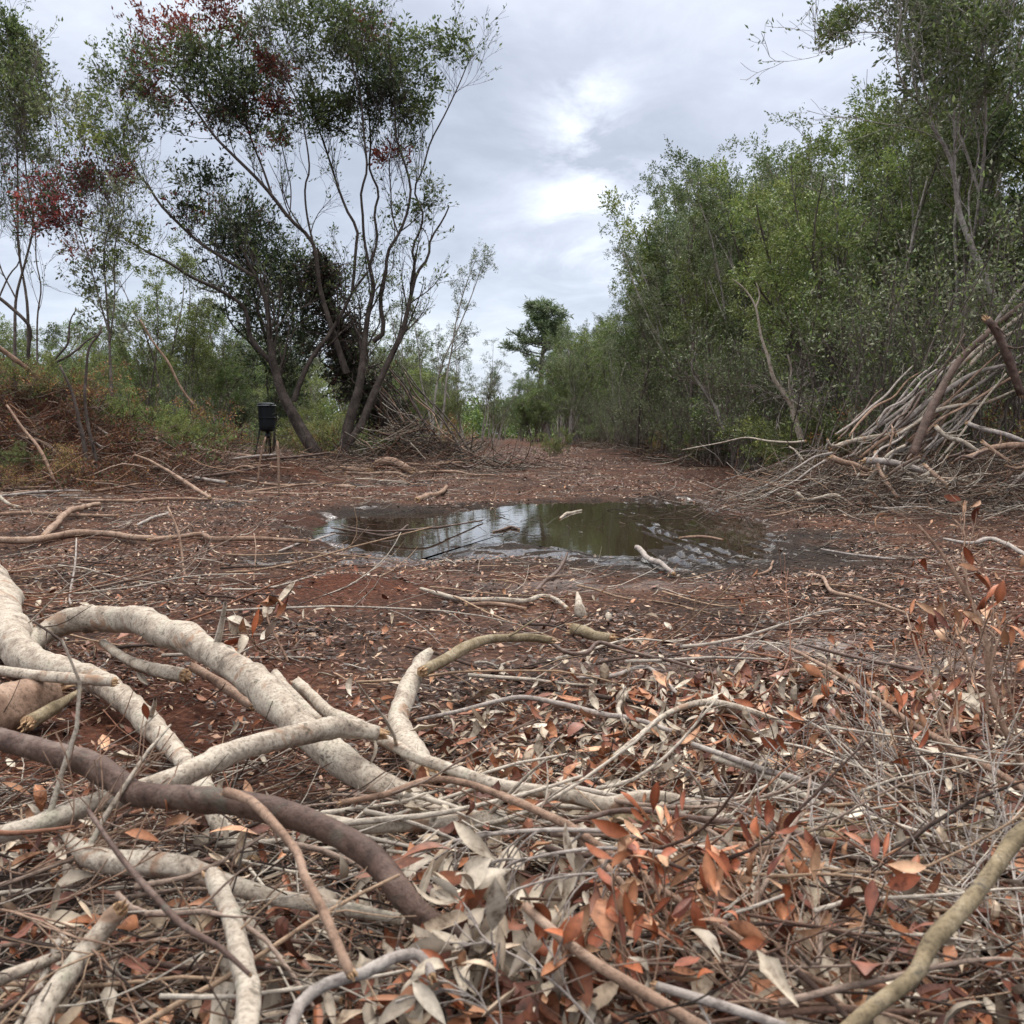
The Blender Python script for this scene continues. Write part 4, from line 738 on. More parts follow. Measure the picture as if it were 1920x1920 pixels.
FG = [
 ('fallen_log', 'large pale arching log, highest bend of the pile at the left', [(38, 1222), (90, 1180), (150, 1160), (230, 1158), (300, 1178), (370, 1210), (440, 1252), (510, 1308), (560, 1358), (620, 1410), (680, 1455), (760, 1492), (860, 1535), (925, 1545)], (46, 54, 58, 58, 60, 66, 60, 46, 36), Z(.06, .13, .17, .15, .1, .06, .05), 'w', 2),
 ('fallen_log', 'thick pale log running from the left edge down beneath the dark branch', [(-60, 1050), (-10, 1120), (15, 1190), (60, 1240), (130, 1262), (200, 1285), (260, 1335), (310, 1392), (350, 1440), (395, 1510), (420, 1560), (470, 1620)], (84, 76, 56, 48, 44, 46, 44), Z(.07, .08, .07, .05, .05, .04, .02), 'w', 1),
 ('pale_branch', 'slim pale branch ending in an orange break on the thick log', [(-30, 1255), (50, 1262), (130, 1272), (212, 1280)], (20, 22, 22), .12, 'w', 0),
 ('log_stub', 'stout pinkish log stub at the left edge', [(-60, 1352), (0, 1330), (60, 1305), (98, 1296)], (100, 92, 80), .07, 'b', 0),
 ('olive_branch', 'short olive-green broken branch beside the pinkish stub', [(50, 1360), (100, 1330), (150, 1298)], (30, 26, 14), .06, 'o', 0),
 ('pale_branch', 'long pale olive-sided branch crossing over the pale logs', [(-40, 1570), (40, 1552), (110, 1528), (180, 1502), (270, 1480), (340, 1455), (440, 1410), (560, 1376), (640, 1360), (715, 1372)], (34, 44, 46, 46, 50, 46, 30), Z(.12, .14, .15, .16, .17, .14), 'w', 1),
 ('dark_branch', 'long smooth dark brown branch snaking over the pile to the lower middle', [(-40, 1375), (30, 1395), (90, 1412), (180, 1440), (250, 1475), (330, 1502), (430, 1506), (520, 1518), (620, 1558), (700, 1610), (760, 1680), (810, 1730), (885, 1778)], (48, 50, 52, 54, 48, 52, 54, 52, 54), Z(.2, .2, .19, .2, .2, .17, .13), 'd', 0),
 ('curved_branch', 'thin tan branch curving down from the dark brown branch', [(425, 1485), (470, 1500), (520, 1548), (560, 1600), (570, 1645), (600, 1700), (630, 1765), (660, 1830)], (18, 16, 18, 20), Z(.24, .25, .24, .22), 'b', 0),
 ('pale_branch', 'pale jointed branch with orange tip, lower left', [(125, 1570), (165, 1605), (250, 1622), (340, 1638), (430, 1660), (530, 1680), (640, 1700), (780, 1730)], (22, 44, 46, 46, 34, 28, 22), Z(.12, .13, .12, .1), 'w', 1),
 ('fallen_log', 'pale log pointing at the viewer at the bottom left', [(405, 1640), (420, 1690), (438, 1750), (452, 1810), (466, 1870), (462, 1960)], (38, 44, 52, 56), Z(.15, .16, .17), 'w', 0),
 ('pale_branch', 'slim white branch right of the log pointing at the viewer', [(440, 1690), (480, 1750), (530, 1812), (585, 1850), (640, 1875)], (18, 20, 14), .1, 'w', 1),
 ('broken_branch', 'pinkish pale broken branch with yellow end, lower left corner', [(60, 1960), (78, 1900), (105, 1850), (150, 1790), (200, 1730), (225, 1703)], (52, 44, 40, 36), Z(.1, .12, .16), 'w', 0),
 ('pale_branch', 'slim pale branch merging behind the pinkish broken branch', [(-30, 1850), (40, 1818), (120, 1782), (160, 1770)], (26, 24, 20), .12, 'w', 0),
 ('curled_branch', 'smooth grey curled branch at the bottom edge', [(535, 1960), (560, 1885), (610, 1845), (680, 1828), (730, 1805), (775, 1790), (800, 1798), (812, 1830)], (26, 24, 22, 20, 18), Z(.18, .2, .19), 'g', 0),
 ('broken_branch', 'short pale broken piece beneath the arching log', [(195, 1205), (240, 1235), (290, 1255), (340, 1268)], (16, 24, 28), .06, 'w', 0),
 ('broken_branch', 'short tan broken piece beneath the arching log, right of the pale one', [(362, 1252), (410, 1282), (475, 1325)], (18, 24, 16), .06, 'b', 0),
 ('pale_branch', 'slim peeled branch lying against the right side of the arching log', [(512, 1262), (545, 1300), (575, 1330), (600, 1352)], (20, 22, 16), .08, 'w', 0),
 ('pale_branch', 'tan and white branch parallel to the right side of the arching log', [(555, 1280), (610, 1325), (680, 1362), (740, 1400)], (24, 28, 20), .06, 'w', 0),
 ('upright_stub', 'thick cracked pale stub rising in the middle of the picture', [(800, 1450), (775, 1410), (752, 1365), (748, 1330), (768, 1285), (792, 1245), (808, 1222)], (50, 52, 46, 42, 38, 14), Z(.02, .05, .11), 'w', 0),
 ('bent_branch', 'dark olive branch bent over from the top of the pale stub', [(795, 1262), (835, 1238), (880, 1212), (930, 1197), (985, 1192), (1035, 1200)], (26, 24, 20, 18, 14), Z(.1, .1, .06), 'o', 1),
 ('pale_branch', 'knobbly pale branch from the pile centre running far to the right', [(690, 1372), (770, 1415), (850, 1440), (930, 1468), (1000, 1480), (1070, 1492), (1140, 1508), (1200, 1492), (1260, 1495), (1330, 1522), (1420, 1560), (1475, 1585)], (24, 26, 28, 30, 26, 22), Z(.11, .1, .09, .08), 'w', 3),
 ('pale_branch', 'short chalky branch tucked under the end of the arching log', [(600, 1540), (700, 1555), (800, 1545), (880, 1535), (950, 1530)], (26, 34, 28), .08, 'w', 1),
 ('brown_branch', 'straight ringed brown branch lying level, lower right of centre', [(1160, 1592), (1280, 1592), (1420, 1598), (1560, 1596), (1720, 1612)], (24, 30, 32, 24), .09, 'b', 2),
 ('black_branch', 'thin black branch drawn across the pile toward the right', [(1020, 1560), (1170, 1520), (1300, 1534), (1450, 1552), (1580, 1582), (1720, 1602)], (8, 13, 15, 13), .12, 'd', 0),
 ('olive_branch', 'crooked olive branch just above the ringed brown one', [(1150, 1530), (1250, 1540), (1340, 1548), (1400, 1565), (1470, 1580), (1530, 1570), (1640, 1574), (1740, 1580)], (22, 24, 18, 16), .08, 'o', 3),
 ('brown_branch', 'level brown branch low on the right, partly behind leaning olive stick', [(1470, 1690), (1600, 1692), (1720, 1702), (1870, 1702), (1960, 1700)], (20, 24, 22), .08, 'b', 2),
 ('pale_branch', 'slim silvery branch under the level brown branch on the right', [(1600, 1732), (1760, 1726), (1920, 1718)], (20, 18), .07, 'w', 1),
 ('leaning_stick', 'stout olive-brown stick leaning from the bottom up to the right edge', [(1560, 1960), (1640, 1890), (1722, 1825), (1745, 1770), (1815, 1695), (1868, 1620), (1900, 1570), (1960, 1530)], (34, 36, 38, 32, 32, 34), Z(.18, .2, .22, .24), 'o', 0),
 ('orange_branch', 'straight stick with an orange broken tip, bottom centre', [(985, 1700), (1050, 1757), (1130, 1815), (1220, 1868), (1330, 1935)], (16, 20, 22), Z(.2, .18), 't', 1),
 ('grey_branch', 'grey stick crossing the bottom edge right of centre', [(1230, 1850), (1330, 1880), (1480, 1930), (1560, 1960)], (16, 18), .18, 'g', 1),
 ('brown_branch', 'thin brown branch sweeping from the pile centre to the orange leaves', [(640, 1505), (720, 1490), (800, 1462), (870, 1468), (960, 1500), (1060, 1548), (1140, 1600), (1200, 1640), (1290, 1700), (1440, 1790), (1560, 1850)], (10, 13, 14, 13, 12), Z(.14, .16, .15), 'b', 2),
 ('brown_branch', 'thin reddish branch slanting over the grey leaves', [(940, 1490), (1010, 1520), (1070, 1555), (1150, 1640), (1180, 1670)], (12, 14, 10), .15, 'b', 0),
 ('dark_branch', 'pencil-thin dark stick slanting across the lower left', [(165, 1520), (230, 1610), (300, 1690), (350, 1740), (410, 1775), (470, 1830)], (8, 12, 13, 8), .22, 'd', 0),
 ('grey_branch', 'grey branch under the leaf litter right of centre', [(780, 1350), (870, 1330), (960, 1310), (1010, 1312), (1120, 1335), (1180, 1345), (1262, 1372)], (6, 9, 9, 8), .03, 'g', 2),
 ('curved_branch', 'curved pale branch half sunk in leaves right of centre', [(1150, 1420), (1240, 1345), (1300, 1320), (1340, 1318), (1400, 1330), (1500, 1365)], (9, 14, 14, 9), .04, 'w', 1),
 ('forked_branch', 'pale crooked branch in the leaves right of centre', [(1175, 1360), (1160, 1330), (1175, 1300), (1168, 1285)], (10, 9, 7), Z(.02, .05), 'w', 0),
 ('pale_branch', 'straight pale branch running diagonally through the leaf litter', [(1340, 1420), (1430, 1450), (1540, 1510), (1640, 1565)], (14, 16, 12), .06, 'w', 2),
 ('pale_branch', 'slim pale branch high on the right of the leaf litter', [(1300, 1395), (1420, 1440), (1520, 1470), (1660, 1540)], (10, 12, 9), .07, 'g', 2),
 ('brown_branch', 'slender brown branch pointing up left from the right-hand shrub', [(1480, 1215), (1550, 1252), (1640, 1308), (1720, 1360), (1820, 1420), (1930, 1490)], (6, 10, 12, 12), Z(.05, .12, .16), 'b', 1),
 ('dark_branch', 'dark straight stick lying flat past the sandy patch', [(1490, 1203), (1560, 1222), (1640, 1240), (1745, 1262)], (5, 9, 10), .02, 'd', 0),
 ('tan_root', 'twisted tan root lying on the mulch right of the mud', [(1508, 1074), (1540, 1082), (1560, 1108), (1600, 1118), (1640, 1130), (1700, 1150)], (6, 8, 8, 6), .02, 't', 0),
 ('grey_branch', 'grey knobbly branch beside the near right end of the puddle', [(1195, 1025), (1215, 1045), (1240, 1058), (1262, 1076)], (11, 12, 9), .03, 'g', 0),
 ('pale_branch', 'pale forked stick lying level in front of the puddle', [(788, 1103), (820, 1112), (870, 1122), (930, 1123), (985, 1126), (1010, 1118), (1030, 1117), (1065, 1140)], (8, 11, 10, 7), .02, 'w', 1),
 ('tan_branch', 'short tan stick just below the pale forked stick', [(875, 1134), (930, 1132), (985, 1142)], (8, 10, 6), .015, 'b', 0),
 ('dark_branch', 'dark crooked stick standing up before the puddle', [(1005, 1108), (1022, 1090), (1042, 1076), (1058, 1052), (1064, 1036)], (10, 9, 7, 5), Z(.0, .03, .08), 'd', 0),
 ('mossy_log', 'short mossy spotted log below the forked stick', [(1075, 1178), (1098, 1182), (1120, 1190), (1148, 1196)], (22, 24, 18), .03, 'o', 0),
 ('stump_chunk', 'pale splintered stump chunk standing above the mossy log', [(1090, 1156), (1084, 1140), (1082, 1112)], (28, 20, 6), Z(.0, .06), 'w', 0),
 ('dark_branch', 'dark thin branch arching right from the mossy log', [(1020, 1195), (1060, 1222), (1100, 1225), (1122, 1204), (1180, 1222), (1260, 1240), (1330, 1262)], (7, 9, 9, 7, 5), .04, 'd', 1),
 ('grey_branch', 'pale thin branch with side shoots in the central mulch', [(1080, 1272), (1150, 1268), (1210, 1250), (1270, 1300)], (6, 9, 8), .02, 'g', 1),
 ('fallen_log', 'long thin log lying level across the left, left of the puddle', [(-30, 1012), (60, 1013), (140, 1000), (200, 1002), (260, 1008), (320, 1010)], (15, 16, 13, 11), .05, 't', 1),
 ('brown_branch', 'long thin pole continuing level to the left edge of the puddle', [(280, 1014), (370, 1002), (400, 1010), (480, 1010), (575, 1014)], (9, 10, 8), .05, 'b', 1),
 ('tan_branch', 'forked tan branch propped on the long log at the left', [(83, 1004), (125, 962), (150, 952), (185, 945)], (13, 12, 9), Z(.06, .1, .06), 't', 0),
 ('brown_branch', 'long dark-tan pole above the forked branch at the left', [(-20, 965), (60, 962), (120, 966), (220, 967)], (8, 9, 7), .04, 'b', 0),
 ('tan_branch', 'orange-tan pole slanting down right on the left debris', [(300, 873), (330, 895), (360, 912), (395, 934)], (6, 9, 7), Z(.18, .05), 't', 0),
 ('grey_branch', 'grey pole slanting over the left debris beside the orange-tan pole', [(210, 830), (250, 865), (300, 875), (350, 892), (425, 905)], (5, 7, 7), Z(.25, .18, .08), 'g', 0),
 ('grey_branch', 'short grey-brown branch before the left debris, under the rust patch', [(255, 985), (290, 970), (318, 962)], (5, 7, 7), .03, 'g', 0),
 ('brown_branch', 'level pole half buried under the left debris', [(150, 938), (240, 940), (330, 935), (480, 942)], (6, 8, 5), .03, 'b', 0),
 ('grey_branch', 'pale-grey crooked branch reaching into the puddle from the left', [(520, 1035), (560, 1020), (600, 1010), (628, 1000)], (4, 6, 3), .02, 'g', 0),
 ('tan_branch', 'broken stub lying on the far bank of the puddle', [(783, 938), (800, 930), (825, 925), (838, 912)], (12, 11, 7), .03, 'b', 0),
 ('bark_piece', 'pale leaf-covered chunk standing in the far side of the puddle', [(1050, 972), (1062, 964), (1075, 960), (1090, 957)], (4, 8, 7, 4), -.03, 'w', 0),
 ('black_stick', 'black knotted stick afloat in the middle of the puddle', [(925, 997), (940, 994), (955, 989), (965, 990), (973, 993)], (4, 7, 8, 5), -.03, 'd', 0),
 ('dark_branch', 'dark twig arching over the left of the puddle', [(640, 985), (700, 996), (790, 992), (850, 985), (905, 975)], (3, 5, 4, 3), Z(-.02, .03, -.02), 'd', 0),
 ('dark_branch', 'bowed dark branch lying in the left reach of the puddle', [(620, 990), (680, 998), (730, 1004), (765, 985)], (3, 5, 4), -.02, 'd', 0),
 ('brown_branch', 'crooked brown stick near the right edge of the mud', [(1420, 1078), (1440, 1070), (1450, 1052)], (5, 6, 4), .02, 'b', 0),
 ('tan_branch', 'tan stick lying over the wet wheel marks', [(1275, 1008), (1310, 1005), (1355, 1012)], (5, 7, 5), .02, 'b', 0),
 ('grey_branch', 'grey crooked branch lying level near the right edge', [(1770, 1010), (1820, 1018), (1860, 1012), (1890, 1022), (1930, 1045)], (5, 9, 10, 9), .04, 'g', 0),
 ('grey_branch', 'thin wavy branch right of the mud, pointing to the right edge', [(1540, 1030), (1600, 1040), (1640, 1044), (1680, 1048)], (4, 6, 4), .02, 'g', 0),
]
for nm, lab, pts, wd, z_, mk, tw in FG:
    stick(nm, lab, pts, wd, mk, z=(z_ if isinstance(z_, list) else float(z_)), twigs=tw, S=20 if max(np.atleast_1d(wd)) > 25 else 10, cat='log' if 'log' in nm or 'stub' in nm else 'branch')

# right brush heap
def h6(*a): return [(1280 + x / 3, 520 + y / 3) for x, y in a]
HP = [
 ('dark_pole', 'dark thick leaning trunk propped on the right brush heap', h6((1290, 1010), (1340, 880), (1400, 740), (1450, 640), (1520, 520), (1600, 420), (1700, 330), (1760, 270), (1960, 120)), (20, 17, 16, 14), (8.6, 9.4), 'd'),
 ('leaning_pole', 'grey pole of the heap reaching highest at the right edge', h6((1010, 900), (1180, 780), (1300, 690), (1420, 590), (1520, 520), (1640, 400), (1760, 250), (1950, 0)), (7, 9, 9, 8), (9.2, 9.8), 'g'),
 ('leaning_pole', 'pale pole just below the highest grey pole of the heap', h6((1100, 960), (1240, 830), (1340, 740), (1440, 640), (1560, 500), (1700, 380), (1860, 250), (1960, 180)), (9, 10, 10), (9.0, 9.6), 'w'),
 ('leaning_pole', 'grey-brown pole through the middle of the heap', h6((1160, 880), (1260, 800), (1380, 700), (1480, 640), (1640, 540), (1820, 490), (1960, 470)), (9, 11, 8), (8.9, 9.4), 'g'),
 ('leaning_pole', 'pale wavy pole low on the heap ending in a bare fork', h6((1200, 890), (1300, 830), (1400, 760), (1560, 720), (1700, 710), (1880, 630)), (8, 9, 5), (8.8, 9.2), 'w'),
 ('leaning_pole', 'mottled pole leaning steeply left of the dark trunk', h6((1190, 860), (1290, 700), (1380, 620), (1440, 560), (1560, 440), (1680, 330)), (9, 10, 8), (9.1, 9.7), 'g'),
 ('leaning_pole', 'slim grey pole crossing behind the dark trunk', h6((1230, 870), (1350, 790), (1500, 700), (1640, 620), (1780, 520), (1930, 420)), (7, 8, 6), (9.0, 9.5), 'g'),
 ('leaning_pole', 'spotted pole parallel to and right of the dark trunk', h6((1240, 900), (1330, 790), (1450, 660), (1600, 510), (1700, 410), (1820, 330), (1950, 270)), (9, 10, 8), (9.2, 9.8), 'w'),
 ('leaning_pole', 'thin brown pole along the lower side of the leaning bundle', h6((1300, 960), (1420, 820), (1560, 740), (1720, 640), (1900, 530)), (6, 7, 5), (8.7, 9.2), 'b'),
 ('leaning_pole', 'thin grey pole on top of the leaning bundle', h6((960, 930), (1140, 770), (1260, 690), (1400, 560)), (3, 5, 4), (9.3, 9.8), 'g'),
 ('leaning_pole', 'brown pole just above the lowest of the bundle', h6((1000, 1010), (1120, 920), (1260, 850), (1400, 790), (1560, 690)), (8, 9, 6), (8.8, 9.3), 'b'),
 ('pale_log', 'white log lying level at the top left of the heap', h6((830, 965), (920, 930), (1040, 905), (1160, 890)), (9, 11, 9), (8.9, 9.1), 'w'),
 ('forked_branch', 'short pale forked limb at the left shoulder of the heap', h6((815, 910), (835, 950), (900, 945)), (6, 8, 6), (8.7, 8.8), 'w'),
 ('broken_log', 'brown log rising left at the front of the heap', h6((840, 1010), (900, 1040), (960, 1050), (1050, 1090)), (12, 12, 10), (8.3, 8.2), 'b'),
 ('broken_log', 'grey log with bright orange broken end at the front of the heap', h6((1020, 1035), (1150, 1040), (1280, 1070), (1370, 1095)), (15, 16, 13), (8.1, 8.2), 'g'),
 ('broken_branch', 'tan branch hanging down the front of the heap with a splintered foot', h6((1085, 985), (1105, 1080), (1150, 1160), (1205, 1240)), (10, 10, 9), (8.2, 7.8), 'b'),
 ('pale_branch', 'pale branch slanting down right at the middle of the heap', h6((1420, 840), (1480, 900), (1560, 920), (1640, 970), (1710, 1005)), (10, 11, 8), (8.4, 8.2), 'w'),
 ('fallen_log', 'brown log lying on the right of the heap running out of the picture', h6((1540, 1030), (1640, 1000), (1740, 960), (1850, 945), (1960, 950)), (9, 14, 16), (8.1, 8.3), 'b'),
 ('pale_branch', 'grey branch above the brown log at the right edge', h6((1600, 820), (1700, 860), (1800, 880), (1960, 945)), (8, 11, 10), (8.6, 8.4), 'g'),
 ('broken_branch', 'splintered branch with yellow frayed end at the front of the heap', h6((1370, 1060), (1420, 1110), (1485, 1165)), (9, 10, 9), (8.0, 7.8), 't'),
 ('forked_branch', 'pale bent stick on the ground before the root mass', h6((640, 1205), (700, 1250), (780, 1240), (860, 1220), (965, 1290)), (9, 9, 8, 6), (7.9, 7.6), 'w'),
 ('thin_branch', 'thin pale stick lying level at the foot of the heap', h6((1060, 1290), (1150, 1300), (1300, 1290), (1480, 1302)), (5, 5, 3), (7.4, 7.4), 'g'),
 ('thin_branch', 'white looping stick at the front of the heap', h6((1000, 1100), (970, 1135), (1010, 1140), (1100, 1152), (1180, 1115), (1330, 1020)), (5, 6, 6), (8.0, 8.1), 'w'),
 ('dark_branch', 'dark stick propped against the front of the heap', h6((1150, 1120), (1220, 1070), (1330, 1010)), (7, 8, 6), (8.0, 8.1), 'd'),
 ('thin_branch', 'long bare branch reaching left from the heap into the shrubs', h6((690, 920), (600, 930), (480, 920), (360, 900), (220, 930), (0, 970)), (6, 5, 3, 2), (9.2, 9.8), 'w'),
 ('thin_branch', 'long bare branch sloping down left from the root mass to the mud', h6((840, 990), (740, 1010), (660, 1060), (560, 1120), (400, 1200), (180, 1262)), (6, 5, 3), (8.5, 8.2), 'g'),
 ('thin_branch', 'bare branch sloping down left, second below the long one', h6((800, 1030), (720, 1080), (640, 1140), (520, 1200), (440, 1250)), (5, 4, 3), (8.4, 8.0), 'g'),
 ('thin_branch', 'fine bare branch fanning out highest to the left of the heap', h6((820, 980), (680, 980), (500, 1060), (230, 1140)), (4, 3, 2), (8.8, 9.4), 'g'),
 ('thin_branch', 'reddish stick lying on the mulch left of the heap', h6((760, 1285), (660, 1300), (560, 1330), (460, 1345)), (4, 5, 3), (7.6, 7.4), 't'),
 ('thin_branch', 'upright splinter standing on the heap', h6((1175, 830), (1180, 880), (1145, 1000)), (3, 6, 4), (8.5, 8.4), 'b'),
 ('thin_branch', 'pale twig crossing the root mass', h6((600, 950), (640, 980), (660, 1010), (680, 1030)), (3, 5, 4), (8.6, 8.5), 'w'),
 ('fallen_log', 'short thick log with torn end high on the heap at the right', [(1850, 598), (1870, 625), (1895, 680), (1915, 740)], (18, 20, 18), (9.0, 9.0), 'd'),
 ('pale_branch', 'pale branch lying flat along the right side of the heap', h6((1690, 930), (1760, 985), (1840, 1030)), (9, 9, 6), (8.2, 8.1), 't'),
]
for nm, lab, pts, wd, Y_, mk in HP: stick(nm, lab, pts, tuple(w_ * .82 for w_ in wd), mk, Y=Y_, twigs=4 if 'thin' in nm else 3, S=8, cat='pole' if 'pole' in nm else 'log' if 'log' in nm else 'branch')

# log pile under the leaning tree and left debris
def h5(*a): return [(640 + x / 3, 520 + y / 3) for x, y in a]
def h4(*a): return [(x / 3, 520 + y / 3) for x, y in a]
LP = [
 ('arched_log', 'thick arched brown log on the pile right of the leaning trunks', h5((160, 1095), (200, 1050), (260, 1035), (320, 1050), (400, 1095)), (14, 16, 15), (15.2, 15), 'b'),
 ('fallen_log', 'long brown log at the front of the pile below the trunks', h5((-320, 1080), (-180, 1110), (-60, 1105), (60, 1105), (150, 1098)), (12, 14, 15), (15.2, 15), 'b'),
 ('fallen_log', 'upper brown log below the leaning trunks', h5((-310, 1045), (-200, 1070), (-100, 1095), (0, 1080), (150, 1062)), (9, 12, 9), (15.6, 15.4), 'b'),
 ('thin_branch', 'long wavy branch reaching right from the arched log', h5((360, 1050), (480, 1055), (600, 1045), (680, 1040)), (6, 5, 3), (15.3, 15.6), 'b'),
 ('thin_branch', 'dark forked branch at the right tip of the pile', h5((600, 1040), (690, 1070), (740, 1060), (800, 1020)), (4, 5, 2), (15.4, 15.8), 'd'),
 ('tan_branch', 'long tan branch lying before the arched log toward the track', h5((400, 1105), (500, 1095), (640, 1092), (740, 1110), (860, 1112), (930, 1140)), (6, 6, 4, 2), (14.6, 14.2), 't'),
 ('tan_branch', 'pale tan branch low in front of the log pile', h5((30, 1140), (120, 1110), (250, 1100), (330, 1105), (375, 1140)), (6, 6, 4), (14.4, 14), 't'),
 ('thin_branch', 'thin pale branch nearest in front of the log pile', h5((80, 1190), (160, 1180), (260, 1190), (400, 1195)), (4, 4, 2), (13, 12.6), 'w'),
 ('broken_branch', 'short orange-ended branch at the left foot of the log pile', h5((-30, 1225), (20, 1230), (70, 1240)), (8, 9, 6), (11, 11), 't'),
 ('thin_stake', 'thin straight tan stake standing before the feeder', [(523, 938), (523, 900), (522, 860), (520, 828)], (5, 4.5, 4), (9.6, 9.6), 't'),
 ('thin_stake', 'thin leaning brown stick standing left of the tan stake', [(483, 905), (488, 860), (498, 820)], (3.5, 3), (10.2, 10.2), 't'),
 ('pale_log', 'pale split log on the shrubs behind the left debris', h4((640, 835), (700, 845), (820, 855)), (7, 10, 5), (13.4, 13.4), 't'),
 ('fallen_log', 'long grey log lying along the top of the left berm', h4((520, 890), (640, 890), (760, 900), (860, 912), (960, 935)), (7, 9, 8), (13, 13), 'g'),
 ('fallen_log', 'white-topped log at the right end of the left berm', h4((1000, 930), (1080, 940), (1140, 965), (1185, 972)), (9, 9, 7), (13.2, 13.2), 'w'),
 ('tan_branch', 'curved peeled branch on the face of the left berm', h4((840, 945), (890, 965), (940, 1000), (1030, 1005)), (7, 8, 6), (12.4, 12.4), 't'),
 ('tan_branch', 'short upright peeled splinter on the left berm', h4((880, 905), (900, 945)), (7, 5), (12.7, 12.6), 't'),
 ('fallen_pole', 'reddish pole lying level above the grey mud patch', h4((1190, 1020), (1300, 1010), (1440, 1010), (1560, 1000)), (7, 8, 6), (13.4, 13.6), 'b'),
 ('dark_branch', 'arched brown branch over the hollow on the left debris', h4((760, 1000), (860, 1040), (930, 1080), (1010, 1130), (1090, 1180), (1180, 1240)), (4, 5, 7, 5), (11.3, 10), 't'),
 ('leaning_stick', 'long tan stick leaning on the left mound', h4((40, 720), (130, 850), (210, 950), (260, 1040), (300, 1130)), (4, 6, 5), (11.2, 10.6), 'b'),
 ('leaning_pole', 'orange-brown pole slanting down from the left edge through the shrubs', h4((-40, 380), (0, 400), (80, 460), (150, 510), (230, 590), (320, 700)), (9, 9, 7), (12.2, 12.6), 'b'),
 ('dark_sapling', 'dark bare sapling standing left in front of the mound', h4((480, 1200), (485, 1050), (470, 920), (440, 800), (405, 650), (340, 500)), (13, 9, 6, 4), (11.1, 11.2), 'k'),
 ('dark_sapling', 'second dark sapling with a curved top, right of the first', h4((550, 1190), (540, 1030), (500, 850), (480, 700), (480, 560), (500, 400), (560, 320), (570, 270)), (9, 7, 5, 3), (11.2, 11.6), 'k'),
 ('dark_sapling', 'curving black stem crossing the slender trunks at the left', h4((-40, 90), (40, 150), (140, 240), (172, 300), (160, 430), (175, 560), (200, 640)), (6, 7, 5), (13, 13.2), 'k'),
 ('dark_branch', 'thin arching black branch right of the curving black stem', h4((225, 590), (300, 490), (380, 445), (440, 400), (490, 355), (575, 310)), (5, 5, 3), (13, 13.4), 'k'),
 ('dark_branch', 'thin black branch forking upward from the arching one', h4((250, 540), (330, 440), (385, 370), (395, 250), (430, 180)), (4, 4, 2), (13, 13.2), 'k'),
 ('leaning_stick', 'dark leaning stick with red bark patch behind the left berm', h4((480, 560), (530, 630), (580, 700), (640, 790)), (7, 7, 5), (13.6, 13.6), 'd'),
 ('leaning_stick', 'long thin brown stick slanting through the rusty shrubs', h4((790, 240), (860, 360), (940, 470), (1010, 610), (1090, 720)), (3, 5, 5), (14.5, 14.5), 'b'),
 ('pale_branch', 'pale sticks end poking out left at the near debris', h4((-30, 1200), (30, 1260), (120, 1310)), (6, 7, 5), (8.8, 8.6), 'w'),
 ('grey_branch', 'bleached branch fork in the low litter at the left', [(135, 1180), (130, 1120), (140, 1060), (143, 1010)], (5, 4, 3), (3.6, 4.0), 'g'),
 ('grey_branch', 'thin standing stalk with side shoots left of the red earth', [(350, 1110), (343, 1060), (335, 1000), (315, 950)], (5, 4, 3), (4.3, 4.6), 'b'),
 ('grey_branch', 'thin curved stalk leaning over the left litter', [(478, 1160), (476, 1090), (480, 1030), (476, 1000)], (3, 2.6, 2), (4.2, 4.5), 'b'),
]
for nm, lab, pts, wd, Y_, mk in LP: stick(nm, lab, pts, wd, mk, Y=Y_, twigs=2 if nm in ('thin_branch', 'dark_sapling', 'grey_branch') else 1, S=8, cat='pole' if 'pole' in nm else 'log' if 'log' in nm else 'sapling' if 'sapling' in nm else 'stake' if 'stake' in nm else 'branch')
g = np.random.default_rng(31)
for i in range(16):     # poles leaning on the pile under the vine-covered trunk
    x0 = 640 + g.uniform(20, 120); y0 = 690 + g.uniform(-10, 40); x1 = x0 + g.uniform(70, 150); y1 = g.uniform(840, 872)
    stick('leaning_pole', 'thin dark pole in the sloping bundle under the vine-covered trunk', [(x0 + (x1 - x0) * q_ + g.normal() * 4, y0 + (y1 - y0) * q_ + g.normal() * 4) for q_ in (0, .25, .5, .75, 1)], (2.4, 3, 4), 'kdkb'[i % 4], Y=(19 + g.normal() * .3, 18 + g.normal() * .5), cat='pole', group='poles leaning on the brush pile', S=6, g=g)

for i in range(34):
    x0 = g.uniform(1560, 1760); y0 = g.uniform(790, 900); a_ = g.uniform(.55, .95); L_ = g.uniform(90, 250); x1 = x0 + L_ * math.cos(a_); y1 = y0 - L_ * math.sin(a_)
    stick('leaning_pole', 'thin grey-brown pole among the leaning bundle of the right brush heap', [(x0 + (x1 - x0) * q_ + g.normal() * 3.2, y0 + (y1 - y0) * q_ + g.normal() * 3.2) for q_ in (0, .2, .4, .6, .8, 1)], (4, 5, 3), 'gbgwd'[i % 5], Y=(8.9 + g.normal() * .3, 9.5 + g.normal() * .3), cat='pole', group='thin poles of the leaning bundle', S=6, g=g, twigs=3)
for i in range(26):
    x0 = g.uniform(1500, 1900); y0 = g.uniform(850, 950); a_ = g.normal(.1, .5); L_ = g.uniform(60, 200); x1 = x0 + L_ * math.cos(a_); y1 = y0 - L_ * math.sin(a_) * .5
    stick('broken_branch', 'short broken branch in the tangled foot of the right brush heap', [(x0 + (x1 - x0) * q_ + g.normal() * 5, y0 + (y1 - y0) * q_ + g.normal() * 5) for q_ in (0, .25, .5, .75, 1)], (5, 6, 4), 'gbwtd'[i % 5], Y=8.3 + g.normal() * .25, cat='branch', group='broken branches at the foot of the brush heap', S=6, g=g, twigs=3)
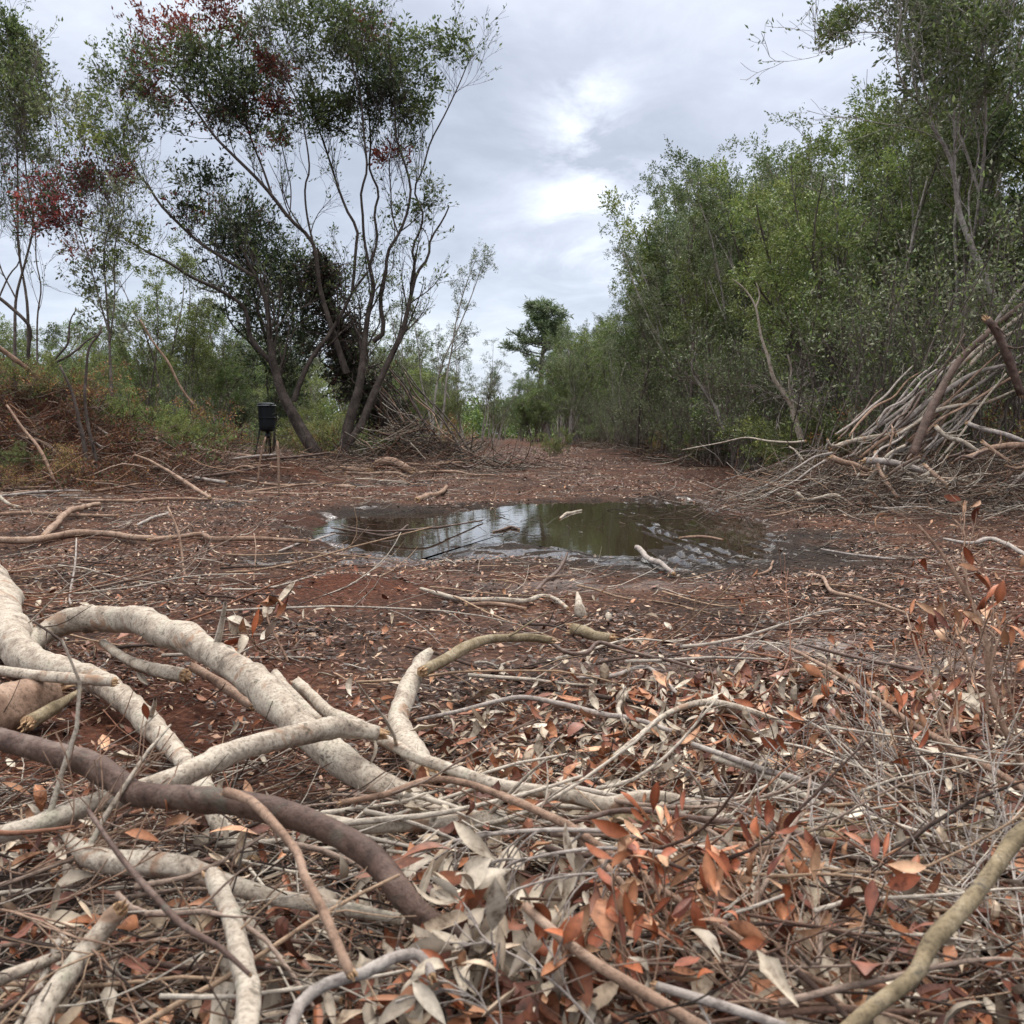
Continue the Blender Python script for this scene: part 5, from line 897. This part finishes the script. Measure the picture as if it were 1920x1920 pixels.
for i in range(30):
    x0 = g.uniform(-40, 520); y0 = g.uniform(850, 935); L_ = g.uniform(60, 190); x1 = x0 + L_; y1 = y0 + g.normal() * 14
    stick('broken_branch', 'broken branch strewn over the debris on the left bank', [(x0, y0), ((x0 + x1) / 2, (y0 + y1) / 2 + g.normal() * 7), (x1, y1)], (4, 5, 3), 'bgtbd'[i % 5], Y=float(np.interp(y0, [850, 935], [13.5, 9.8])), cat='branch', group='broken branches on the left bank', S=6, g=g, twigs=2)
# ---------------------------------------------------------------- scattered sticks, twigs, chips and leaves
TW = np.array([(.40, .35, .30), (.27, .20, .16), (.11, .065, .048), (.50, .44, .37), (.22, .105, .065), (.06, .04, .032), (.36, .25, .17), (.08, .05, .04)])
def flat_twig(n, x, y, z, ang, L, r, g, pts=7, wig=.12, tilt=.12, up=0.):
    D = np.stack([np.cos(ang), np.sin(ang), g.normal(size=n) * tilt], 1); S0 = np.stack([x, y, z], 1) - D * (L / 2)[:, None]
    P = paths(S0, D, L, pts, wig, up, g)
    gz = hgt(P[..., 0], P[..., 1]); P[..., 2] = np.maximum(P[..., 2], gz + r[:, None] * .6)
    return P, r[:, None] * np.linspace(1, .45, pts)[None]
zones = [ # count, px range, py range, z range, angle mean/sd, length, radius, label
 (60, (1150, 1930), (1560, 1930), (.05, .16), (-.35, .6), (.15, .42), (.0012, .004), 'thin twig in the tangle at the lower right', 'twigs of the lower right tangle', 0),
 (45, (1550, 1960), (1350, 1700), (.04, .16), (-.6, .7), (.15, .42), (.0012, .003), 'thin twig in the tangle at the right edge', 'twigs at the right edge', 0),
 (42, (620, 1500), (1460, 1640), (.04, .11), (-.16, .16), (.22, .55), (.002, .0055), 'slim branch among the long parallel branches across the middle of the pile', 'parallel branches across the pile', 1),
 (45, (0, 700), (1500, 1930), (.03, .14), (-.3, .9), (.15, .4), (.0012, .004), 'thin twig in the shadowy tangle at the lower left', 'twigs of the lower left tangle', 0),
 (35, (0, 700), (1040, 1250), (.01, .1), (.0, .6), (.4, 1.1), (.002, .006), 'thin twig in the litter behind the arching log', 'twigs behind the arching log', 0),
 (30, (900, 1700), (1080, 1330), (.005, .03), (-.1, .8), (.25, .8), (.002, .006), 'thin stick on the mulch before the mud', 'sticks on the mulch before the mud', 1)]
g = np.random.default_rng(5)
for cnt, pxr, pyr, zr, (am, asd), Lr, rr, lab, grp, mk in zones:
    for i in range(cnt):
        zz = g.uniform(*zr); p, _ = gp(g.uniform(*pxr), g.uniform(*pyr), zz); L = np.array([g.uniform(*Lr)]); r = np.array([g.uniform(*rr)])
        P, Q = flat_twig(1, p[:1], p[1:2], np.array([p[2]]), np.array([g.normal(am, asd)]), L, r, g, 9, .07, .05)
        ci = int(g.choice([0, 3, 3, 1])) if 'parallel' in grp else int(g.integers(len(TW)))
        cn = ['grey', 'grey-brown', 'dark brown', 'whitish', 'reddish-brown', 'blackish', 'tan', 'deep brown'][ci]
        mb = MB(); tubes(mb, P, Q, 6, 0, TW[[ci]] * g.uniform(.85, 1.15), True)
        T1, Q1 = child(P, Q, 3, .3, .95, .6, L[0] * .35, 5, .12, .02, .6, g); tubes(mb, T1, Q1, 4, 0, np.repeat(TW[[ci]], len(T1), 0))
        tag(mb.build('dead_twig' if mk == 0 else 'dead_stick', M_TWIG, loc=P[0, 0]), cn + ' ' + lab, 'twig', cn + ' ' + grp)
# twig litter (stuff)
g = np.random.default_rng(6); mb = MB()
n_ = 13000; y = np.exp(g.uniform(np.log(.8), np.log(24), n_)); x = g.uniform(-1, 1, n_) * (.62 * y + .35)
q_ = g.random(n_) < np.clip(.45 + 1.3 * fbm(x * .9, y * .9, 101, 3) + .35 * ss(0, -2, x) , .08, 1); x, y = x[q_], y[q_]; n_ = len(x)
keep = (polysd(x, y, PUD) > .05) | (g.random(n_) < .30); x, y = x[keep], y[keep]; n_ = len(x)
L = g.uniform(.03, .24, n_) * (1 + y * .05); r = g.uniform(.0006, .0018, n_) * (1 + y * .15)
P, Q = flat_twig(n_, x, y, np.maximum(hgt(x, y), WZ) + g.uniform(.0, .02, n_), g.normal(0, .9, n_), L, r, g, 5, .14, .08)
tubes(mb, P, Q, 3, 0, TW[g.integers(len(TW), size=n_)] * g.uniform(.6, 1.2, (n_, 1)) * np.where(sdmud(x, y) < .05, .3, 1)[:, None])
n_ = 1700; y = g.uniform(.75, 1.9, n_); x = g.uniform(-1, 1, n_) * (.6 * y + .1)
P, Q = flat_twig(n_, x, y, hgt(x, y) + g.uniform(.0, .10, n_) * np.clip(2.1 - y, .1, 1), g.normal(-.3, .9, n_), g.uniform(.06, .3, n_), g.uniform(.0006, .0019, n_), g, 6, .12, .25)
tubes(mb, P, Q, 4, 0, TW[g.integers(len(TW), size=n_)] * g.uniform(.35, 1.15, (n_, 1)))
n_ = 4200; cx = np.where(g.random(n_) < .7, g.normal(4.3, 1.0, n_), g.normal(3.0, .5, n_)); y = g.normal(8.5, .6, n_)
P, Q = flat_twig(n_, cx, y, hgt(cx, y) + g.random(n_) ** 2 * .22, g.normal(.1, .6, n_), g.uniform(.15, .8, n_), g.uniform(.0015, .005, n_), g, 6, .16, .3)
tubes(mb, P, Q, 3, 0, TW[g.integers(len(TW), size=n_)] * g.uniform(.2, 1.05, (n_, 1)))
n_ = 2600; cx = np.where(g.random(n_) < .6, g.normal(-5.6, 1.1, n_), g.normal(-2.4, .9, n_)); y = np.where(cx < -3.4, g.normal(12.0, .9, n_), g.normal(16, 1.4, n_))
P, Q = flat_twig(n_, cx, y, hgt(cx, y) + g.random(n_) ** 2 * .2, g.normal(0, .6, n_), g.uniform(.2, .9, n_), g.uniform(.003, .008, n_), g, 6, .14, .25)
tubes(mb, P, Q, 3, 0, TW[g.integers(len(TW), size=n_)] * g.uniform(.2, .9, (n_, 1)) * [1, .85, .8])
n_ = 1150; cx = g.normal(-1.7, .85, n_); y = g.normal(17.4, .7, n_)
P, Q = flat_twig(n_, cx, y, hgt(cx, y) + g.random(n_) ** 1.5 * .5 * np.exp(-((cx + 2.0) / .8) ** 2), g.normal(-.4, .9, n_), g.uniform(.3, 1.3, n_), g.uniform(.006, .014, n_), g, 6, .14, .3)
tubes(mb, P, Q, 3, 0, TW[g.integers(len(TW), size=n_)] * g.uniform(.2, .7, (n_, 1)))
n_ = 3000; cx = g.uniform(-2.6, 4.2, n_); y = g.uniform(18, 48, n_); k_ = (np.abs(cx - 1.1) > 1.9 + .6 * g.random(n_)); cx, y = cx[k_], y[k_]; n_ = len(cx)
P, Q = flat_twig(n_, cx, y, hgt(cx, y) + g.random(n_) ** 2 * .25, g.normal(0, .6, n_), g.uniform(.3, 1.2, n_), g.uniform(.006, .014, n_), g, 6, .14, .3)
tubes(mb, P, Q, 3, 0, TW[g.integers(len(TW), size=n_)] * g.uniform(.25, .8, (n_, 1)))
tag(mb.build('twig_litter', M_TWIG), 'countless thin twigs and splinters strewn over the clearing', 'twig litter', kind='stuff')
# chips (stuff)
g = np.random.default_rng(8); mb = MB(); n_ = 330000
y = np.exp(g.uniform(np.log(.9), np.log(45), n_)); x = g.uniform(-1, 1, n_) * (.60 * np.minimum(y, 18) + .3)
wetk = sdmud(x, y) < 0; keep = ~((polysd(x, y, PUD) < .08) | (wetk & (g.random(n_) < .75))); keep &= g.random(n_) < np.clip(.5 + 1.0 * fbm(x * 1.6, y * 1.6, 91, 3), .08, 1); x, y = x[keep], y[keep]; n_ = len(x)
th = g.normal(0, 1.1, n_); L = g.uniform(.004, .024, n_) * (1 + y * .10); Wc = L * g.uniform(.10, .5, n_)
D = np.stack([np.cos(th), np.sin(th), g.normal(size=n_) * .3], 1); Wv = np.stack([-np.sin(th), np.cos(th), g.normal(size=n_) * .35], 1)
C = np.stack([x, y, hgt(x, y) + .003 + g.random(n_) * .008], 1)
V = np.stack([C - D * L[:, None] / 2 - Wv * Wc[:, None] * .25, C + Wv * Wc[:, None] / 2, C + D * L[:, None] / 2, C - Wv * Wc[:, None] / 2], 1).reshape(-1, 3)
CP = np.array([(.36, .22, .15), (.20, .095, .058), (.42, .30, .21), (.12, .05, .032), (.06, .03, .02), (.26, .12, .062), (.035, .02, .015), (.028, .017, .013), (.07, .035, .024), (.05, .03, .022), (.14, .065, .04), (.03, .02, .015)])
mb.add(V, np.arange(n_)[:, None] * 4 + np.arange(4)[None], 0, np.repeat(CP[g.integers(len(CP), size=n_)] * g.uniform(.7, 1.2, (n_, 1)) * np.where(sdmud(x, y) < .0, .35, 1)[:, None], 4, 0))
tag(mb.build('wood_chips', M_DRY, smooth=False), 'reddish wood chips and bark mulch covering the clearing', 'mulch', kind='stuff')
# fallen leaves
GY = np.array([(.38, .33, .265), (.47, .42, .35), (.28, .24, .195), (.35, .28, .21)]); OR = np.array([(.30, .135, .07), (.23, .09, .045), (.38, .215, .13), (.17, .065, .036)]); DB = np.array([(.10, .04, .028), (.15, .06, .04)])
def leafcols(n, g, pg=.5, po=.38):
    u = g.random(n)[:, None]; a = GY[g.integers(4, size=n)]; b_ = OR[g.integers(4, size=n)]; c = DB[g.integers(2, size=n)]
    return np.where(u < pg, a, np.where(u < pg + po, b_, c)) * g.uniform(.8, 1.2, (n, 1))
def leafset(mb, C, g, Lr, pg=.5, po=.38, tilt=.27):
    n = len(C); th = g.uniform(0, 6.28, n); D = np.stack([np.cos(th), np.sin(th), g.normal(size=n) * tilt], 1); Nn = np.stack([g.normal(size=n) * tilt * 1.3, g.normal(size=n) * tilt * 1.3, np.ones(n)], 1)
    L = g.uniform(*Lr, n) * g.choice([.6, 1, 1, 1.15], n); bigleaf(mb, C, D, Nn, L, L * g.uniform(.24, .5, n), g.normal(.2, 1.3, n), g.uniform(.05, 1.05, n), leafcols(n, g, pg, po), lobe=np.where(g.random(n) < .15, 1., 0.))
mb = MB(); n_ = 26000; y = np.exp(g.uniform(np.log(.8), np.log(4.2), n_)); x = g.uniform(-1, 1, n_) * (.6 * y + .2)
d_ = np.where(y < 1.5, np.where(x > -.1, .75, .4), 0) + np.where((x > -.15) & (y < 2.35), .9, 0) + .10 * ss(.0, .5, fbm(x * 1.4, y * 1.4, 95, 3)) + np.where((x > .3) & (y < 3), .12, 0)
d_ = d_ * np.clip(.75 + 1.1 * fbm(x * 2.3, y * 2.3, 97, 3), .1, 1) + .02
keep = g.random(n_) < np.clip(d_, 0, 1) * .62; x, y = x[keep], y[keep]; hz_ = np.where(y < 1.45, g.random(len(x)) * .09, g.random(len(x)) * .02)
leafset(mb, np.stack([x, y, hgt(x, y) + .006 + hz_], 1), g, (.03, .062), .46, .34)
n_ = 3600; y = np.exp(g.uniform(np.log(2.3), np.log(16), n_)); x = g.uniform(-1, 1, n_) * (.6 * y + .2); keep = (sdmud(x, y) > .1) & (g.random(n_) < .55); x, y = x[keep], y[keep]
leafset(mb, np.stack([x, y, hgt(x, y) + .008], 1), g, (.02, .055), .35, .5)
n_ = 2300; y = g.uniform(1.3, 2.5, n_); x = g.uniform(-.18, 1.15, n_); k_ = g.random(n_) < np.clip(.75 + 1.6 * fbm(x * 3, y * 3, 141, 3), .05, 1); x, y = x[k_], y[k_]
leafset(mb, np.stack([x, y, hgt(x, y) + .012 + g.random(len(x)) * .02], 1), g, (.04, .075), .55, .33)
tag(mb.build('leaf_litter', M_DRY, smooth=False), 'dry grey and orange leaves carpeting the foreground', 'leaf litter', kind='stuff')
LM = []
for i in range(14):
    m1 = MB(); leafset(m1, np.zeros((1, 3)), g, (.045, .065), 1. if i % 2 else 0., .0 if i % 2 else .8, .15); o = m1.build('fallen_leaf', M_DRY, smooth=True); LM.append(o)
for i in range(150):
    z1 = i % 3
    pxr, pyr, zr, wh = [((850, 1700), (1330, 1560), (.01, .05), 'in the leaf litter right of centre'), ((150, 1000), (1250, 1900), (.04, .14), 'caught among the pale branches at the left'), ((1050, 1880), (1560, 1900), (.05, .2), 'caught among the twigs at the lower right')][z1]
    k = int(g.integers(14)); o = LM[i] if i < 14 else LM[k].copy()
    kk = i if i < 14 else k
    if i >= 14: COL.objects.link(o)
    p, _ = gp(g.uniform(*pxr), g.uniform(*pyr), g.uniform(*zr)); p[2] = max(p[2], float(hgt(p[0], p[1])) + .015); o.location = p
    o.rotation_euler = (g.normal() * .28, g.normal() * .28, g.uniform(0, 6.28)); tag(o, ('curled grey-beige leaf ' if kk % 2 else 'curled orange-brown leaf ') + wh, 'leaf', 'dry leaves ' + wh)

# ---------------------------------------------------------------- dead leafy shrubs in the foreground
def leafy(name, label, stems, nleaf, Lr, pal, g, twn=5, tl=.2, ms='b', nb=2, up=.05, lt=.45, cat='shrub', lo=.3):
    P0, _ = stems[0]; root = None; sb_ = MB(); lb_ = MB(); loc = None
    for P, R_ in stems:
        if loc is None: loc = P[0].copy(); root = empty(name, loc, label, cat)
        P, R_ = resample(P, R_, 16); tubes(sb_, P - loc, R_, 7)
        A, Q = child(P[None], R_[None], twn, lo, 1, .55, tl, 7, .10, up, .6, g, lt=lt); tubes(sb_, A - loc, np.maximum(Q, .0010), 5)
        B, Q2 = child(A, Q, nb, .2, .9, .6, tl * .5, 5, .10, up, .6, g); tubes(sb_, B - loc, np.maximum(Q2, .0008), 4)
        tips = np.concatenate([A[:, -1], B[:, -1], A[:, 4]]); dirs = np.concatenate([nrm(A[:, -1] - A[:, -2]), nrm(B[:, -1] - B[:, -2]), nrm(A[:, 5] - A[:, 4])])
        if nleaf:
            k = g.integers(0, len(tips), nleaf); S0 = tips[k] + g.normal(size=(nleaf, 3)) * .006 - loc; D = nrm(dirs[k] + g.normal(size=(nleaf, 3)) * .55); L = g.uniform(*Lr, nleaf)
            bigleaf(lb_, S0, D, g.normal(size=(nleaf, 3)) + [0, -.3, .8], L, L * g.uniform(.26, .5, nleaf), g.normal(.1, 1.1, nleaf), g.uniform(.05, .9, nleaf), pal[g.integers(len(pal), size=nleaf)] * g.uniform(.8, 1.2, (nleaf, 1)), rows=8)
    sb_.build('stems', BK[ms], root)
    if nleaf: lb_.build('leaves', M_DRY, root)
    return root
g = np.random.default_rng(12)
RO = np.array([(.28, .09, .04), (.20, .058, .027), (.38, .17, .09), (.13, .04, .024), (.24, .12, .065), (.44, .27, .17)])
T_ = lambda pts, w, Y: trace(pts, w, Y=Y, step=.03)
leafy('dead_shrub', 'dead shrub at the right edge with bare pinkish stems rising tallest', [T_([(1960, 1520), (1915, 1430), (1880, 1360), (1855, 1280), (1850, 1210), (1838, 1160), (1800, 1090), (1760, 1030), (1722, 985)], (14, 12, 9, 5), (1.5, 1.75)), T_([(1880, 1380), (1850, 1330), (1860, 1240), (1870, 1200), (1850, 1180)], (7, 5, 3), (1.55, 1.6)), T_([(1845, 1210), (1820, 1120), (1805, 1050), (1810, 1000), (1790, 975)], (4, 3, 2.5), (1.6, 1.75)), T_([(1840, 1180), (1870, 1140), (1880, 1110)], (3, 2.5), (1.6, 1.65)), T_([(1910, 1420), (1900, 1330), (1885, 1250), (1905, 1210)], (5, 4, 3), (1.5, 1.5))], 4, (.035, .055), RO, g, 4, .12, 'b', 1, .08)
leafy('dead_shrub', 'dead leafy shrub with orange-brown leaves left of the tall bare stems', [T_([(1900, 1640), (1820, 1500), (1780, 1400), (1750, 1300), (1720, 1220), (1700, 1150)], (9, 7, 5, 3), (1.45, 1.85)), T_([(1880, 1640), (1760, 1500), (1680, 1420), (1600, 1370), (1540, 1350)], (9, 7, 5, 3), (1.4, 1.75)), T_([(1860, 1660), (1780, 1560), (1700, 1480), (1640, 1440), (1560, 1440)], (8, 6, 4), (1.35, 1.6)), T_([(1840, 1500), (1800, 1380), (1790, 1280), (1760, 1180)], (6, 4, 3), (1.5, 1.8)), T_([(1900, 1620), (1870, 1450), (1840, 1320), (1800, 1200)], (6, 4, 3), (1.4, 1.6))], 16, (.03, .05), RO, g, 6, .2, 'b', 2, .06)
leafy('leafy_branch', 'broken branch thick with rust-orange leaves at the lower right of centre', [T_([(1700, 1930), (1560, 1850), (1440, 1760), (1360, 1690), (1300, 1640), (1230, 1590)], (12, 9, 6, 4), (.85, 1.15)), T_([(1600, 1900), (1480, 1800), (1420, 1720), (1380, 1650)], (8, 6, 4), (.85, 1.05)), T_([(1500, 1960), (1380, 1870), (1290, 1800), (1230, 1720)], (8, 6, 4), (.82, .95)), T_([(1640, 1940), (1540, 1800), (1500, 1720), (1480, 1640)], (7, 5, 3), (.85, 1.05))], 46, (.028, .045), RO, g, 8, .15, 'b', 2, .03, cat='branch', lo=.15)
leafy('leafy_branch', 'low branch of rust-orange leaves along the bottom edge', [T_([(1800, 1960), (1660, 1900), (1500, 1880), (1360, 1880), (1220, 1900)], (9, 7, 4), (.8, .85)), T_([(1300, 1980), (1200, 1880), (1150, 1800), (1120, 1720)], (7, 5, 3), (.8, .9))], 44, (.026, .042), RO, g, 8, .13, 'b', 2, .03, cat='branch', lo=.1)
GYL = np.concatenate([GY, GY[:2], DB[:1], OR[3:4]])
leafy('grey_leaf_branch', 'drooping branch of long silvery-grey leaves below the dark branch end', [T_([(1160, 1560), (1050, 1556), (940, 1562), (840, 1580), (770, 1610)], (10, 9, 7, 4), (1.08, 1.08)), T_([(1250, 1600), (1140, 1590), (1040, 1600), (950, 1620)], (9, 7, 5), (1.0, 1.0)), T_([(1180, 1640), (1080, 1640), (990, 1660), (920, 1690)], (6, 5, 4), (.95, .95))], 26, (.055, .085), GYL, g, 8, .10, 'g', 2, -.25, cat='branch', lo=.15)
leafy('grey_leaf_branch', 'pale curling leaves on a twig at the bottom centre', [T_([(1120, 1930), (1060, 1860), (980, 1800), (900, 1760)], (6, 5, 3), (.78, .86)), T_([(960, 1960), (900, 1880), (820, 1830)], (5, 3), (.78, .82))], 20, (.03, .05), np.concatenate([GY, RO[:1]]), g, 6, .08, 'g', 2, .0, cat='branch', lo=.15)
leafy('twiggy_branch', 'bare reddish-grey brushwood fanned across the lower right corner', [T_([(1960, 1900), (1840, 1800), (1720, 1720), (1600, 1640), (1480, 1600)], (7, 6, 4, 3), (.9, 1.2)), T_([(1960, 1760), (1840, 1660), (1720, 1580), (1580, 1500), (1440, 1420)], (7, 6, 4, 3), (1.15, 1.6)), T_([(1960, 1680), (1850, 1590), (1740, 1480), (1640, 1400)], (6, 5, 3), (1.25, 1.6)), T_([(1960, 1840), (1820, 1760), (1700, 1660), (1640, 1580), (1560, 1480)], (6, 5, 3), (1.0, 1.4)), T_([(1940, 1960), (1880, 1840), (1840, 1700), (1790, 1560)], (6, 4, 3), (.85, 1.2)), T_([(1960, 1960), (1930, 1800), (1900, 1640), (1880, 1500)], (6, 4, 3), (.85, 1.2))], 0, (.03, .04), RO, g, 11, .26, 'g', 3, .02, cat='branch', lo=.1)
leafy('twiggy_branch', 'bare brown twigs forking over the bottom left corner', [T_([(-40, 1960), (60, 1880), (160, 1840), (300, 1830), (420, 1790)], (5, 4, 3), (.85, 1.0)), T_([(-40, 1700), (80, 1720), (200, 1760), (330, 1790)], (5, 4, 3), (.95, 1.0)), T_([(-40, 1600), (40, 1640), (120, 1600), (220, 1520)], (4, 3, 2), (1.1, 1.2))], 5, (.03, .05), RO, g, 9, .22, 'b', 3, .02, cat='branch', lo=.1)
g = np.random.default_rng(14)
S0 = gp(505, 1190, .02)[0]
leafy('dead_sprig', 'small dead sprig of russet and grey leaves behind the arching log', [T_([(540, 1240), (520, 1200), (505, 1170), (500, 1150)], (5, 4, 3), (2.6, 2.7)), T_([(530, 1240), (480, 1210), (460, 1180)], (4, 3), (2.6, 2.6))], 9, (.07, .1), np.concatenate([RO, GY[:2]]), g, 4, .1, 'b', 1, .05, cat='sprig')
